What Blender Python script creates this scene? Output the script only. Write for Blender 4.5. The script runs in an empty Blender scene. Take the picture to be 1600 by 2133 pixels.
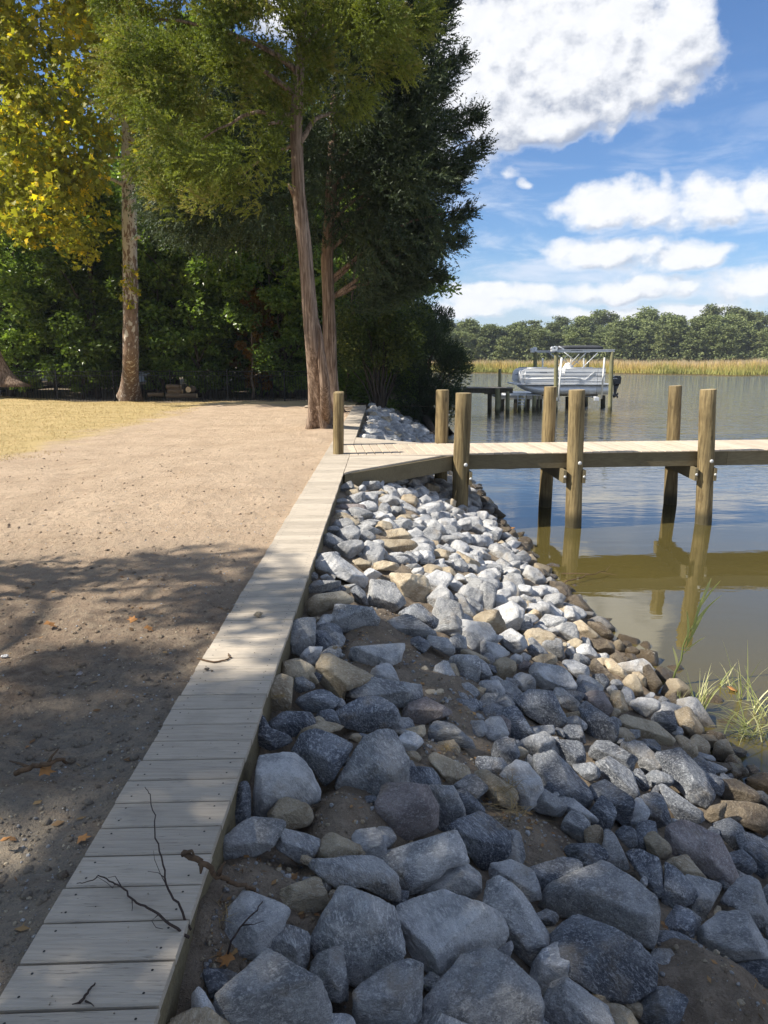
import bpy, math, random
import numpy as np
from mathutils import Vector, Matrix, noise as mnoise
random.seed(7); rng = np.random.default_rng(7)
scene = bpy.context.scene
col = scene.collection
# ------------------------------------------------------------ camera, sun, sky
HC = 1.64                      # eye height above the boardwalk
WL = -1.30                     # water level below the boardwalk
FPX = 1480.0; CX, CY = 800.0, 1066.5
TH = math.atan((CY - 740.0) / FPX); CT, ST = math.cos(TH), math.sin(TH)
cd = bpy.data.cameras.new('camera'); cam = bpy.data.objects.new('camera', cd); col.objects.link(cam)
cam.location = (0, 0, HC); cam.rotation_euler = (math.pi/2 - TH, 0, 0)
cd.sensor_fit = 'VERTICAL'; cd.sensor_height = 24.0; cd.lens = FPX / 2133.0 * 24.0
cd.clip_start = 0.05; cd.clip_end = 3000
scene.camera = cam
SUNV = Vector((-0.70, -0.155, 0.70)).normalized()      # towards the sun
sd = bpy.data.lights.new('sun', 'SUN'); sd.energy = 4.6; sd.angle = math.radians(0.53); sd.color = (1.0, 0.93, 0.82)
sun = bpy.data.objects.new('sun', sd); col.objects.link(sun)
sun.rotation_euler = SUNV.to_track_quat('Z', 'Y').to_euler()
vs = scene.view_settings
vs.view_transform = 'Standard'; vs.look = 'None'; vs.gamma = 1; vs.use_curve_mapping = False; vs.exposure = 0.85
scene.cycles.max_bounces = 8; scene.cycles.transparent_max_bounces = 8
scene.cycles.use_denoising = True

def pdir(px, py):
    u = (px - CX) / FPX; v = (py - CY) / FPX
    return np.array([u, CT - v*ST, -ST - v*CT])
def at_z(px, py, z):
    d = pdir(px, py); t = (z - HC) / d[2]; return Vector((d[0]*t, d[1]*t, z))
def at_Y(px, py, Y):
    d = pdir(px, py); t = Y / d[1]; return Vector((d[0]*t, Y, HC + d[2]*t))
def proj(p):
    x, y, z = p[0], p[1], p[2]-HC
    dep = y*CT - z*ST
    if dep < 0.05: return (-9999, -9999, dep)
    return (CX + FPX*x/dep, CY - FPX*(y*ST + z*CT)/dep, dep)

# ---- node helper
class NT:
    def __init__(s, tree): s.t = tree; s.n = tree.nodes; s.l = tree.links
    def new(s, typ, ins=None, **kw):
        n = s.n.new(typ)
        for k, v in kw.items(): setattr(n, k, v)
        for k, v in (ins or {}).items():
            sock = n.inputs[k]
            if isinstance(v, bpy.types.NodeSocket): s.l.new(v, sock)
            else: sock.default_value = v
        return n
    def math(s, op, a, b=None, c=None, clamp=False):
        n = s.n.new('ShaderNodeMath'); n.operation = op; n.use_clamp = clamp
        for i, v in enumerate((a, b, c)):
            if v is None: continue
            if isinstance(v, bpy.types.NodeSocket): s.l.new(v, n.inputs[i])
            else: n.inputs[i].default_value = v
        return n.outputs[0]
    def mix(s, f, a, b, mode='MIX'):
        n = s.n.new('ShaderNodeMix'); n.data_type = 'RGBA'; n.blend_type = mode
        for i, v in ((0, f), (6, a), (7, b)):
            if isinstance(v, bpy.types.NodeSocket): s.l.new(v, n.inputs[i])
            else: n.inputs[i].default_value = (v if i == 0 else (v[0], v[1], v[2], 1))
        return n.outputs[2]
    def ramp(s, f, stops, interp='LINEAR'):
        n = s.n.new('ShaderNodeValToRGB'); r = n.color_ramp; r.interpolation = interp
        while len(r.elements) < len(stops): r.elements.new(0.5)
        for e, (p, c) in zip(r.elements, stops):
            e.position = p; e.color = (c, c, c, 1) if isinstance(c, (int, float)) else (c[0], c[1], c[2], 1)
        s.l.new(f, n.inputs[0]); return n.outputs[0]
    def noise(s, vec, scale, detail=4, rough=0.55, dist=0.0, fac=True):
        n = s.new('ShaderNodeTexNoise', {'Vector': vec, 'Scale': scale, 'Detail': detail, 'Roughness': rough, 'Distortion': dist})
        return n.outputs[0] if fac else n.outputs[1]
    def vmul(s, vec, xyz):
        n = s.new('ShaderNodeVectorMath', {0: vec, 1: xyz}, operation='MULTIPLY'); return n.outputs[0]
    def vadd(s, vec, xyz):
        n = s.new('ShaderNodeVectorMath', {0: vec, 1: xyz}, operation='ADD'); return n.outputs[0]
    def smooth(s, v, a, b):
        n = s.new('ShaderNodeMapRange', {0: v, 1: a, 2: b, 3: 0.0, 4: 1.0}, interpolation_type='SMOOTHSTEP'); return n.outputs[0]

# ---- world: Nishita sky, cumulus clouds laid out by direction (azimuth, elevation)
world = bpy.data.worlds.new('World'); scene.world = world; world.use_nodes = True
wt = world.node_tree; wt.nodes.clear()
def azel(px, py):
    d = pdir(px, py); d = d/np.linalg.norm(d)
    return math.atan2(d[0], d[1]), math.asin(d[2])
CL = [  # cloud lumps, px centre and px radii in the photograph's frame, and on beyond it
 (1010,120,190,185),(1200,60,210,130),(1230,165,190,115),(1390,90,120,125),(1050,210,150,95),(1150,255,110,40),(1420,170,70,60),(1120,-140,330,140),(760,-60,260,200),(820,300,190,130),
 (1250,425,88,52),(1330,440,130,48),(1480,430,130,62),(1385,400,26,40),(1590,400,70,58),(1240,455,60,40),(1700,420,120,60),
 (1200,530,75,38),(1300,530,130,38),(1430,540,90,34),
 (1060,612,150,24),(1320,604,190,26),(1570,600,120,40),(1230,648,130,18),(1450,648,150,24),(980,640,150,20),(1690,590,150,60),
 (1072,350,38,20),(1095,374,30,13),(700,560,220,60),
]
g = bpy.data.node_groups.new('cloud_density', 'ShaderNodeTree')
g.interface.new_socket('Vector', in_out='INPUT', socket_type='NodeSocketVector')
g.interface.new_socket('Density', in_out='OUTPUT', socket_type='NodeSocketFloat')
G = NT(g); gi = g.nodes.new('NodeGroupInput'); go = g.nodes.new('NodeGroupOutput')
q = gi.outputs[0]
warp = G.new('ShaderNodeTexNoise', {'Vector': q, 'Scale': 9.0, 'Detail': 3.0, 'Roughness': 0.5})
wv = G.new('ShaderNodeVectorMath', {0: warp.outputs[1], 1: (0.5, 0.5, 0.5)}, operation='SUBTRACT').outputs[0]
wv = G.vmul(wv, (0.09, 0.05, 0.0)); qq = G.vadd(q, wv)
best = None
for (cx_, cy_, rx, ry) in CL:
    a, e = azel(cx_, cy_)
    a2, _ = azel(cx_ + rx, cy_); _, e2 = azel(cx_, cy_ - ry)
    ra = abs(a2 - a); re_ = abs(e2 - e)
    d = G.vadd(qq, (-a, -e, 0)); d = G.vmul(d, (1/ra, 1/re_, 0))
    ln = G.new('ShaderNodeVectorMath', {0: d, 1: d}, operation='DOT_PRODUCT').outputs['Value']
    v = G.math('SUBTRACT', 1.35 if rx >= 110 and cy_ < 300 else 1.0 if rx > 40 else 0.42, ln)
    best = v if best is None else G.math('SMOOTH_MAX', best, v, 0.35)
best = G.math('MAXIMUM', best, -1.6)
# scattered clouds over the rest of the sky
sep = G.new('ShaderNodeSeparateXYZ', {0: q})
gn = G.noise(G.vmul(q, (1.0, 2.0, 1.0)), 2.3, 3, 0.5)
inframe = G.math('MULTIPLY', G.smooth(sep.outputs[0], -0.25, 0.05), G.math('SUBTRACT', 1.0, G.smooth(sep.outputs[0], 0.52, 0.75)))
inframe = G.math('MULTIPLY', inframe, G.math('SUBTRACT', 1.0, G.smooth(sep.outputs[1], 0.5, 0.7)))
gen = G.math('MULTIPLY_ADD', gn, 7.0, -3.60)
gen = G.math('SUBTRACT', gen, G.math('MULTIPLY', inframe, 6.0))
best = G.math('MAXIMUM', best, gen)
n1 = G.math('ADD', G.math('MULTIPLY', G.noise(G.vmul(q, (1.0, 1.35, 1.0)), 17, 9, 0.60), 0.62), G.math('MULTIPLY', G.noise(G.vmul(q, (1.0, 1.3, 1.0)), 44, 6, 0.62), 0.38))
n2 = G.new('ShaderNodeTexVoronoi', {'Vector': G.vadd(G.vmul(q, (1, 1.2, 1)), wv), 'Scale': 30.0, 'Randomness': 1.0}, feature='SMOOTH_F1')
amp = G.math('MULTIPLY_ADD', n1, 3.4, -1.8)
amp = G.math('SUBTRACT', amp, G.math('MULTIPLY_ADD', n2.outputs[0], 1.0, -0.42))
g.links.new(G.math('ADD', best, amp), go.inputs[0])
W = NT(wt)
tc = W.new('ShaderNodeTexCoord'); nv = W.new('ShaderNodeVectorMath', {0: tc.outputs['Generated']}, operation='NORMALIZE').outputs[0]
sx = W.new('ShaderNodeSeparateXYZ', {0: nv})
az = W.math('ARCTAN2', sx.outputs[0], sx.outputs[1]); el = W.math('ARCSINE', sx.outputs[2])
el = W.math('ABSOLUTE', el)
q = W.new('ShaderNodeCombineXYZ', {0: az, 1: el, 2: 0.0}).outputs[0]
def dens(vec):
    n = wt.nodes.new('ShaderNodeGroup'); n.node_tree = g; wt.links.new(vec, n.inputs[0]); return n.outputs[0]
d0 = dens(q); d1 = dens(W.vadd(q, (-0.008, 0.014, 0))); d2 = dens(W.vadd(q, (-0.02, 0.045, 0)))
alpha = W.math('POWER', W.smooth(d0, -0.35, 0.72), 0.9)
lit = W.math('ADD', W.math('SUBTRACT', d0, d1), W.math('MULTIPLY', W.math('SUBTRACT', d0, d2), 0.6)); lit = W.smooth(lit, -1.35, 0.45)
thick = W.smooth(d0, -0.15, 0.40)
shade = W.math('MULTIPLY', W.math('SUBTRACT', 1.0, lit), thick)
ccol = W.mix(shade, (6.9, 6.95, 7.1), (2.9, 3.2, 3.9))
fine = W.noise(W.vmul(q, (1, 1.8, 1)), 40, 5, 0.6)
ccol = W.mix(W.math('MULTIPLY', W.smooth(fine, 0.42, 0.62), 0.12), ccol, (4.4, 4.8, 5.5))
sky = W.new('ShaderNodeTexSky', sky_type='NISHITA')
sky.sun_disc = False; sky.sun_elevation = math.asin(SUNV.z); sky.sun_rotation = math.atan2(SUNV.x, SUNV.y)
sky.altitude = 0; sky.air_density = 1.0; sky.dust_density = 0.6; sky.ozone_density = 2.2
skc = W.mix(1.0, sky.outputs[0], (0.56, 0.75, 0.98), 'MULTIPLY')
# thin cirrus veil low in the sky
ci = W.noise(W.vmul(q, (1.3, 6.0, 1)), 5.0, 7, 0.62, 0.6)
ci = W.math('MULTIPLY', W.smooth(ci, 0.42, 0.72), W.math('SUBTRACT', 1.0, W.smooth(el, 0.08, 0.36)))
skc = W.mix(W.math('MULTIPLY', ci, 0.8), skc, (5.4, 5.9, 6.8))
lowb = W.math('MULTIPLY', W.math('SUBTRACT', 1.0, W.smooth(W.math('ADD', el, W.math('MULTIPLY_ADD', fine, 0.10, -0.05)), 0.05, 0.15)), 0.40)
skc = W.mix(lowb, skc, (4.9, 5.5, 6.5))
fin = W.mix(W.math('MULTIPLY', alpha, 0.96), skc, ccol)
bg = W.new('ShaderNodeBackground', {'Color': fin, 'Strength': 0.085})
wo = W.new('ShaderNodeOutputWorld', {'Surface': bg.outputs[0]})
world.cycles.sampling_method = 'MANUAL'; world.cycles.sample_map_resolution = 512

# ------------------------------------------------------------ object helpers
def props(o, label=None, cat=None, group=None, kind=None):
    if label: o['label'] = label
    if cat: o['category'] = cat
    if group: o['group'] = group
    if kind: o['kind'] = kind
    return o
def link(name, me, parent=None, loc=None):
    o = bpy.data.objects.new(name, me); col.objects.link(o)
    if parent: o.parent = parent
    if loc is not None: o.location = loc
    return o
def thing(name, label, cat, loc=(0,0,0), group=None):
    return props(link(name, None, None, loc), label, cat, group)
def mesh_np(name, V, polys, mat=None, smooth=False, attr=None):
    """V (n,3); polys: (m,k) array or list of such arrays."""
    me = bpy.data.meshes.new(name)
    if isinstance(polys, np.ndarray): polys = [polys]
    V = np.asarray(V, dtype=np.float32)
    me.vertices.add(len(V)); me.vertices.foreach_set('co', V.ravel())
    nl = sum(p.size for p in polys); npol = sum(len(p) for p in polys)
    me.loops.add(nl); me.loops.foreach_set('vertex_index', np.concatenate([p.ravel() for p in polys]).astype(np.int32))
    tot = np.concatenate([np.full(len(p), p.shape[1]) for p in polys]).astype(np.int32)
    st = np.concatenate([[0], np.cumsum(tot)[:-1]]).astype(np.int32)
    me.polygons.add(npol); me.polygons.foreach_set('loop_start', st); me.polygons.foreach_set('loop_total', tot)
    me.polygons.foreach_set('use_smooth', np.full(npol, smooth, dtype=bool))
    if attr is not None:
        a = me.attributes.new('rnd', 'FLOAT', 'FACE'); a.data.foreach_set('value', np.asarray(attr, dtype=np.float32))
    me.update(calc_edges=True); me.validate()
    if mat: 
        for m in (mat if isinstance(mat, (list, tuple)) else [mat]): me.materials.append(m)
    return me
class MB:
    """collects shapes for one mesh"""
    def __init__(s): s.V = []; s.F = []; s.n = 0; s.sm = []; s.mi = []
    def add(s, V, F, smooth=False, mi=0):
        s.V.extend([tuple(v) for v in V])
        for f in F: s.F.append([i + s.n for i in f]); s.sm.append(smooth); s.mi.append(mi)
        s.n += len(V); return s
    def hexa(s, c8, mi=0):
        return s.add(c8, [(0,3,2,1),(4,5,6,7),(0,1,5,4),(1,2,6,5),(2,3,7,6),(3,0,4,7)], mi=mi)
    def box(s, a, b, mi=0):
        x0,y0,z0 = a; x1,y1,z1 = b
        return s.hexa([(x0,y0,z0),(x1,y0,z0),(x1,y1,z0),(x0,y1,z0),(x0,y0,z1),(x1,y0,z1),(x1,y1,z1),(x0,y1,z1)], mi)
    def cbox(s, a, b, c=0.004, mi=0):
        """box with chamfered edges: three loops"""
        x0,y0,z0 = a; x1,y1,z1 = b; V = []
        for z, k in ((z0, c), (z0+c, 0), (z1-c, 0), (z1, c)):
            V += [(x0+k,y0+k,z),(x1-k,y0+k,z),(x1-k,y1-k,z),(x0+k,y1-k,z)]
        F = [(3,2,1,0),(12,13,14,15)]
        for r in range(3):
            for i in range(4):
                j = (i+1) % 4; F.append((r*4+i, r*4+j, r*4+4+j, r*4+4+i))
        return s.add(V, F, mi=mi)
    def tube(s, pts, rads, n=10, cap=True, smooth=True, mi=0, wob=None):
        pts = [Vector(p) for p in pts]
        if not isinstance(rads, (list, tuple)): rads = [rads]*len(pts)
        V = []; up = Vector((0.13, 0.97, 0.21))
        for i, p in enumerate(pts):
            t = (pts[min(i+1, len(pts)-1)] - pts[max(i-1, 0)])
            t = t.normalized() if t.length > 1e-9 else Vector((0,0,1))
            a = up.cross(t)
            if a.length < 0.1: a = Vector((1,0,0)).cross(t)
            a.normalize(); b = t.cross(a); up = b.cross(Vector((0,0,0))) if False else up
            for k in range(n):
                an = 2*math.pi*k/n; r = rads[i]*(wob(i, an) if wob else 1.0)
                V.append(p + a*math.cos(an)*r + b*math.sin(an)*r)
        F = []
        for i in range(len(pts)-1):
            for k in range(n):
                j = (k+1) % n; F.append((i*n+k, i*n+j, (i+1)*n+j, (i+1)*n+k))
        s.add(V, F, smooth, mi)
        if cap:
            base = s.n - len(V)
            s.F.append([base+k for k in reversed(range(n))]); s.sm.append(False); s.mi.append(mi)
            s.F.append([base+(len(pts)-1)*n+k for k in range(n)]); s.sm.append(False); s.mi.append(mi)
        return s
    def mesh(s, name, mats):
        me = bpy.data.meshes.new(name); me.from_pydata(s.V, [], s.F)
        me.polygons.foreach_set('use_smooth', s.sm); me.polygons.foreach_set('material_index', s.mi)
        for m in (mats if isinstance(mats, (list, tuple)) else [mats]): me.materials.append(m)
        me.update(); return me
    def build(s, name, mats, parent=None, loc=None): return link(name, s.mesh(name, mats), parent, loc)

def vnoise(P, seed=0):
    """vectorised 3-D value noise, range -1..1"""
    P = P + seed*17.31; I = np.floor(P).astype(np.int64); f = P - I; f = f*f*(3-2*f)
    out = np.zeros(len(P))
    for dx in (0,1):
        for dy in (0,1):
            for dz in (0,1):
                h = (I[:,0]+dx)*374761393 + (I[:,1]+dy)*668265263 + (I[:,2]+dz)*2147483647 + seed*974711
                h = (h ^ (h >> 13))*1274126177; h = (h ^ (h >> 16)) & 0xffff
                w = (f[:,0] if dx else 1-f[:,0])*(f[:,1] if dy else 1-f[:,1])*(f[:,2] if dz else 1-f[:,2])
                out += w*(h/32767.5 - 1)
    return out
def fbm(P, oct=4, seed=0, gain=0.5):
    s = 0; a = 1.0
    for i in range(oct): s = s + a*vnoise(P*(2**i), seed+i); a *= gain
    return s
# ------------------------------------------------------------ materials
def mat(name):
    m = bpy.data.materials.new(name); m.use_nodes = True; m.node_tree.nodes.clear(); return m, NT(m.node_tree)
def finish(N, color, rough=0.8, bump=None, bs=0.3, bd=0.01, spec=0.3, metal=0.0, extra=None):
    p = N.new('ShaderNodeBsdfPrincipled')
    for k, v in (('Base Color', color), ('Roughness', rough), ('Specular IOR Level', spec), ('Metallic', metal)):
        if isinstance(v, bpy.types.NodeSocket): N.l.new(v, p.inputs[k])
        else: p.inputs[k].default_value = (*v, 1) if isinstance(v, tuple) else v
    if bump is not None:
        b = N.new('ShaderNodeBump', {'Height': bump, 'Strength': bs, 'Distance': bd}); N.l.new(b.outputs[0], p.inputs['Normal'])
    N.new('ShaderNodeOutputMaterial', {'Surface': p.outputs[0]})
    return p
def rock_mat(name, base, dark, pale, speck=0.5, wet=0.0, cover=None):
    m, N = mat(name); oi = N.new('ShaderNodeObjectInfo'); geo = N.new('ShaderNodeNewGeometry')
    pos = geo.outputs['Position']; off = N.new('ShaderNodeCombineXYZ', {0: N.math('MULTIPLY', oi.outputs['Random'], 37.0), 1: N.math('MULTIPLY', oi.outputs['Random'], 91.0), 2: 0.0}).outputs[0]
    p = N.new('ShaderNodeVectorMath', {0: pos, 1: off}, operation='ADD').outputs[0]
    rot = N.new('ShaderNodeVectorRotate', {'Vector': p, 'Axis': (0.4, 0.5, 0.77), 'Angle': N.math('MULTIPLY', oi.outputs['Random'], 6.28)}).outputs[0]
    streak = N.noise(N.vmul(rot, (26, 70, 110)), 1.0, 5, 0.7, 0.8)
    sp = N.noise(p, 230, 3, 0.75); sp2 = N.noise(p, 95, 4, 0.7)
    big = N.noise(p, 7, 4, 0.6)
    c = N.mix(N.smooth(big, 0.40, 0.62), base, dark)
    c = N.mix(N.math('MULTIPLY', N.smooth(streak, 0.48, 0.66), 0.72), c, pale)
    c = N.mix(N.math('MULTIPLY', N.smooth(sp2, 0.52, 0.66), 0.5*speck*1.4), c, pale)
    c = N.mix(N.math('MULTIPLY', N.smooth(sp, 0.53, 0.63), speck), c, (dark[0]*.45, dark[1]*.45, dark[2]*.45))
    dustc = (0.36, 0.29, 0.20) if cover is None else cover
    nz = N.new('ShaderNodeSeparateXYZ', {0: geo.outputs['Normal']}).outputs[2]
    dust = N.math('MULTIPLY', N.smooth(N.noise(p, 5, 5, 0.65), 0.52, 0.72), 0.5)
    c = N.mix(dust, c, dustc)
    tone = N.math('MULTIPLY_ADD', oi.outputs['Random'], 0.45, 0.78)
    c = N.mix(1.0, c, N.new('ShaderNodeCombineColor', {0: tone, 1: tone, 2: tone}).outputs[0], 'MULTIPLY')
    # algae and wet band near the water line
    z = N.new('ShaderNodeSeparateXYZ', {0: pos}).outputs[2]
    wl = N.math('SUBTRACT', 1.0, N.smooth(N.math('ADD', z, N.math('MULTIPLY_ADD', big, 0.16, -0.08)), WL+0.02, WL+0.22))
    c = N.mix(N.math('MULTIPLY', wl, 0.8), c, (0.075, 0.055, 0.033))
    h = N.math('ADD', N.math('MULTIPLY', sp2, 0.5), N.math('ADD', N.math('MULTIPLY', streak, 0.8), N.math('MULTIPLY', N.noise(p, 22, 6, 0.7), 2.2)))
    r = N.math('SUBTRACT', 0.82 - 0.45*wet, N.math('MULTIPLY', wl, 0.45))
    finish(N, c, r, h, 0.9, 0.018, 0.25 + 0.25*wet); return m
RM = {
 'b': rock_mat('blue_grey_granite', (0.235,0.25,0.27), (0.10,0.11,0.13), (0.58,0.60,0.62), 0.6),
 'g': rock_mat('mid_grey_granite', (0.43,0.43,0.425), (0.22,0.225,0.23), (0.74,0.74,0.72), 0.5),
 'l': rock_mat('pale_granite', (0.65,0.645,0.63), (0.34,0.345,0.35), (0.80,0.795,0.77), 0.45),
 't': rock_mat('tan_stone', (0.56,0.47,0.33), (0.38,0.30,0.20), (0.72,0.64,0.50), 0.3),
 'p': rock_mat('pinkish_granite', (0.40,0.345,0.325), (0.24,0.205,0.20), (0.62,0.58,0.55), 0.5),
 'w': rock_mat('wet_brown_stone', (0.17,0.135,0.09), (0.08,0.06,0.042), (0.32,0.27,0.2), 0.4, 0.8),
}
def soil_mat(name, lawn=False):
    m, N = mat(name); geo = N.new('ShaderNodeNewGeometry'); p = geo.outputs['Position']
    s = N.new('ShaderNodeSeparateXYZ', {0: p}); X, Y, Z = s.outputs
    a = N.noise(p, 1.3, 6, 0.6); b = N.noise(p, 14, 6, 0.7); c3 = N.noise(p, 75, 4, 0.75); fine = N.noise(p, 260, 2, 0.7)
    if lawn: base = N.mix(N.smooth(a, 0.35, 0.66), (0.60,0.455,0.32), (0.50,0.37,0.255))
    else: base = N.mix(N.smooth(a, 0.35, 0.66), (0.30,0.245,0.18), (0.19,0.15,0.11))
    if lawn:   # far dirt is raked sandy; near dirt painted darker, tree shade put into its colour
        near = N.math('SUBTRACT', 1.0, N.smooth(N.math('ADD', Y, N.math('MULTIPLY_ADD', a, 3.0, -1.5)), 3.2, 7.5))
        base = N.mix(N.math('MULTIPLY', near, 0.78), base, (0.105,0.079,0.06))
        grav = N.math('MULTIPLY', N.math('SUBTRACT', 1.0, N.smooth(N.math('ADD', N.math('ADD', X, 1.0), N.math('MULTIPLY', a, -0.9)), -1.0, -0.45)), 0.0)
        grav = N.math('MULTIPLY', N.smooth(N.math('ADD', X, N.math('MULTIPLY_ADD', a, 1.0, 0.0)), -1.45, -0.9), N.math('SUBTRACT', 1.0, N.smooth(Y, 2.6, 4.4)))
        base = N.mix(N.math('MULTIPLY', grav, 0.8), base, (0.25,0.225,0.185))
    base = N.mix(N.math('MULTIPLY', N.smooth(b, 0.40, 0.65), 0.45), base, (0.46,0.37,0.26) if lawn else (0.40,0.33,0.25))
    md = N.noise(N.vmul(p, (1.0, 2.6, 1.0)), 3.4, 5, 0.72, 0.6)
    base = N.mix(N.math('MULTIPLY', N.smooth(md, 0.50, 0.64), 0.28), base, (0.27,0.19,0.125) if lawn else (0.17,0.135,0.10))
    base = N.mix(N.math('MULTIPLY', N.smooth(c3, 0.52, 0.68), 0.5), base, (0.085,0.062,0.045))
    base = N.mix(N.math('MULTIPLY', N.smooth(fine, 0.62, 0.70), 0.6), base, (0.55,0.48,0.38))
    if lawn:
        e = N.math('ADD', X, N.math('MULTIPLY_ADD', N.noise(p, 0.9, 5, 0.65), 3.0, -1.5))
        mk = N.math('MULTIPLY', N.math('SUBTRACT', 1.0, N.smooth(e, -6.9, -5.7)), N.smooth(N.math('ADD', Y, N.math('MULTIPLY', a, 3.0)), 10.5, 13.5))
        mk2 = N.math('MULTIPLY', N.smooth(N.math('ADD', Y, N.math('MULTIPLY', a, 4.0)), 25.5, 28.0), 0.7)
        mk = N.math('MAXIMUM', mk, mk2)
        gcol = N.mix(N.smooth(N.noise(p, 2.2, 5, 0.7), 0.4, 0.62), (0.60,0.45,0.22), (0.50,0.385,0.18))
        gcol = N.mix(N.math('MULTIPLY', N.smooth(c3, 0.45, 0.62), 0.6), gcol, (0.30,0.23,0.10))
        base = N.mix(mk, base, gcol)
    h = N.math('ADD', N.math('MULTIPLY', b, 1.6), N.math('ADD', N.math('MULTIPLY', c3, 0.7), N.math('MULTIPLY', fine, 0.35)))
    finish(N, base, 0.95, h, 0.85, 0.03, 0.1); return m
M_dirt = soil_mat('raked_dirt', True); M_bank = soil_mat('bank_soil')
def simple(name, c, rough=0.7, var=0.25, scale=20, bs=0.2, bd=0.005, spec=0.3, metal=0.0, c2=None):
    m, N = mat(name); tcn = N.new('ShaderNodeTexCoord'); p = tcn.outputs['Object']
    n = N.noise(p, scale, 5, 0.6); oi = N.new('ShaderNodeObjectInfo')
    cc = N.mix(N.smooth(n, 0.3, 0.7), c, c2 or tuple(x*(1-var) for x in c))
    t = N.math('MULTIPLY_ADD', oi.outputs['Random'], 0.16, 0.92)
    cc = N.mix(1.0, cc, N.new('ShaderNodeCombineColor', {0: t, 1: t, 2: t}).outputs[0], 'MULTIPLY')
    finish(N, cc, rough, n, bs, bd, spec, metal); return m
def wood_mat(name, c, c2, axis='Z', rough=0.8, knots=False, grain=1.0, algae=False):
    m, N = mat(name); tcn = N.new('ShaderNodeTexCoord'); oi = N.new('ShaderNodeObjectInfo')
    off = N.new('ShaderNodeCombineXYZ', {0: N.math('MULTIPLY', oi.outputs['Random'], 31.0), 1: N.math('MULTIPLY', oi.outputs['Random'], 13.0), 2: N.math('MULTIPLY', oi.outputs['Random'], 57.0)}).outputs[0]
    p = N.new('ShaderNodeVectorMath', {0: tcn.outputs['Object'], 1: off}, operation='ADD').outputs[0]
    k = {'X': (2.2, 60, 60), 'Y': (60, 2.2, 60), 'Z': (26, 26, 1.6)}[axis]
    gr = N.noise(N.vmul(p, k), grain, 5, 0.65, 0.6); big = N.noise(p, 3.0, 4, 0.6)
    cc = N.mix(N.smooth(gr, 0.36, 0.66), c, c2)
    cc = N.mix(N.math('MULTIPLY', N.smooth(big, 0.5, 0.7), 0.35), cc, tuple(x*0.6 for x in c2))
    crack = N.smooth(N.noise(N.vmul(p, tuple(x*1.6 for x in k)), grain*1.5, 3, 0.7), 0.62, 0.70)
    cc = N.mix(N.math('MULTIPLY', crack, 0.55), cc, tuple(x*0.3 for x in c2))
    if knots:
        vo = N.new('ShaderNodeTexVoronoi', {'Vector': N.vmul(p, (1,1,0.45)), 'Scale': 4.2}); kn = N.math('SUBTRACT', 1.0, N.smooth(vo.outputs[0], 0.05, 0.13))
        cc = N.mix(N.math('MULTIPLY', kn, 0.6), cc, tuple(x*0.4 for x in c2))
    if algae:
        z = N.new('ShaderNodeSeparateXYZ', {0: N.new('ShaderNodeNewGeometry').outputs['Position']}).outputs[2]
        w = N.math('SUBTRACT', 1.0, N.smooth(N.math('ADD', z, N.math('MULTIPLY_ADD', gr, 0.12, -0.06)), WL+0.12, WL+0.34))
        cc = N.mix(N.math('MULTIPLY', w, 0.82), cc, (0.035,0.032,0.018))
    tv = N.math('MULTIPLY_ADD', oi.outputs['Random'], 0.26, 0.84)
    cc = N.mix(1.0, cc, N.new('ShaderNodeCombineColor', {0: tv, 1: tv, 2: tv}).outputs[0], 'MULTIPLY')
    finish(N, cc, rough, N.math('SUBTRACT', gr, N.math('MULTIPLY', crack, 0.8)), 0.6, 0.006, 0.25); return m
M_plank = wood_mat('composite_board', (0.53,0.46,0.365), (0.44,0.38,0.30), 'X', 0.72, grain=1.7)
M_plankY = wood_mat('composite_board_cross', (0.60,0.505,0.385), (0.52,0.43,0.325), 'Y', 0.72, grain=1.7)
M_pile = wood_mat('treated_pile_wood', (0.27,0.205,0.10), (0.115,0.082,0.038), 'Z', 0.8, True, algae=True)
M_pile_end = simple('sawn_pile_end', (0.46,0.36,0.20), 0.85, 0.35, 30)
M_beam = wood_mat('treated_timber', (0.20,0.165,0.095), (0.15,0.12,0.07), 'X', 0.8)
M_darkwood = wood_mat('weathered_timber', (0.10,0.085,0.055), (0.06,0.05,0.035), 'Z', 0.85, algae=True)
M_oldpile = wood_mat('green_weathered_pile', (0.27,0.255,0.14), (0.17,0.165,0.09), 'Z', 0.85, algae=True)
M_olddeck = simple('weathered_deck', (0.33,0.30,0.25), 0.85, 0.4, 8)
M_vinyl = simple('dark_bulkhead', (0.05,0.052,0.05), 0.6)
M_screw = simple('screw_head', (0.03,0.03,0.028), 0.5)
M_bolt = simple('galvanised_bolt', (0.62,0.62,0.60), 0.45, spec=0.5)
M_alu = simple('brushed_aluminium', (0.66,0.68,0.70), 0.35, 0.12, 4, spec=0.5, metal=0.3)
M_white = simple('white_panel', (0.88,0.88,0.86), 0.4, 0.04, 6)
M_hullgrey = simple('silver_grey_panel', (0.66,0.68,0.70), 0.4, 0.08, 6)
M_trim = simple('dark_trim', (0.16,0.17,0.19), 0.4)
M_black = simple('black_cowl', (0.015,0.016,0.02), 0.25, spec=0.5)
M_letter = simple('pale_lettering', (0.7,0.72,0.75), 0.5)
M_canvas = simple('charcoal_canvas', (0.075,0.08,0.09), 0.8)
M_pvc = simple('white_plastic_pipe', (0.82,0.82,0.79), 0.35, 0.05)
M_fence = simple('black_metal', (0.012,0.012,0.012), 0.5)
M_hose = simple('black_hose', (0.012,0.013,0.015), 0.4)
M_siding = simple('pale_siding', (0.55,0.57,0.60), 0.7, 0.08, 3)
M_roof = simple('grey_shingle', (0.13,0.13,0.135), 0.9)
M_glass = simple('dark_window_glass', (0.03,0.035,0.04), 0.08, spec=0.6)
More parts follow.
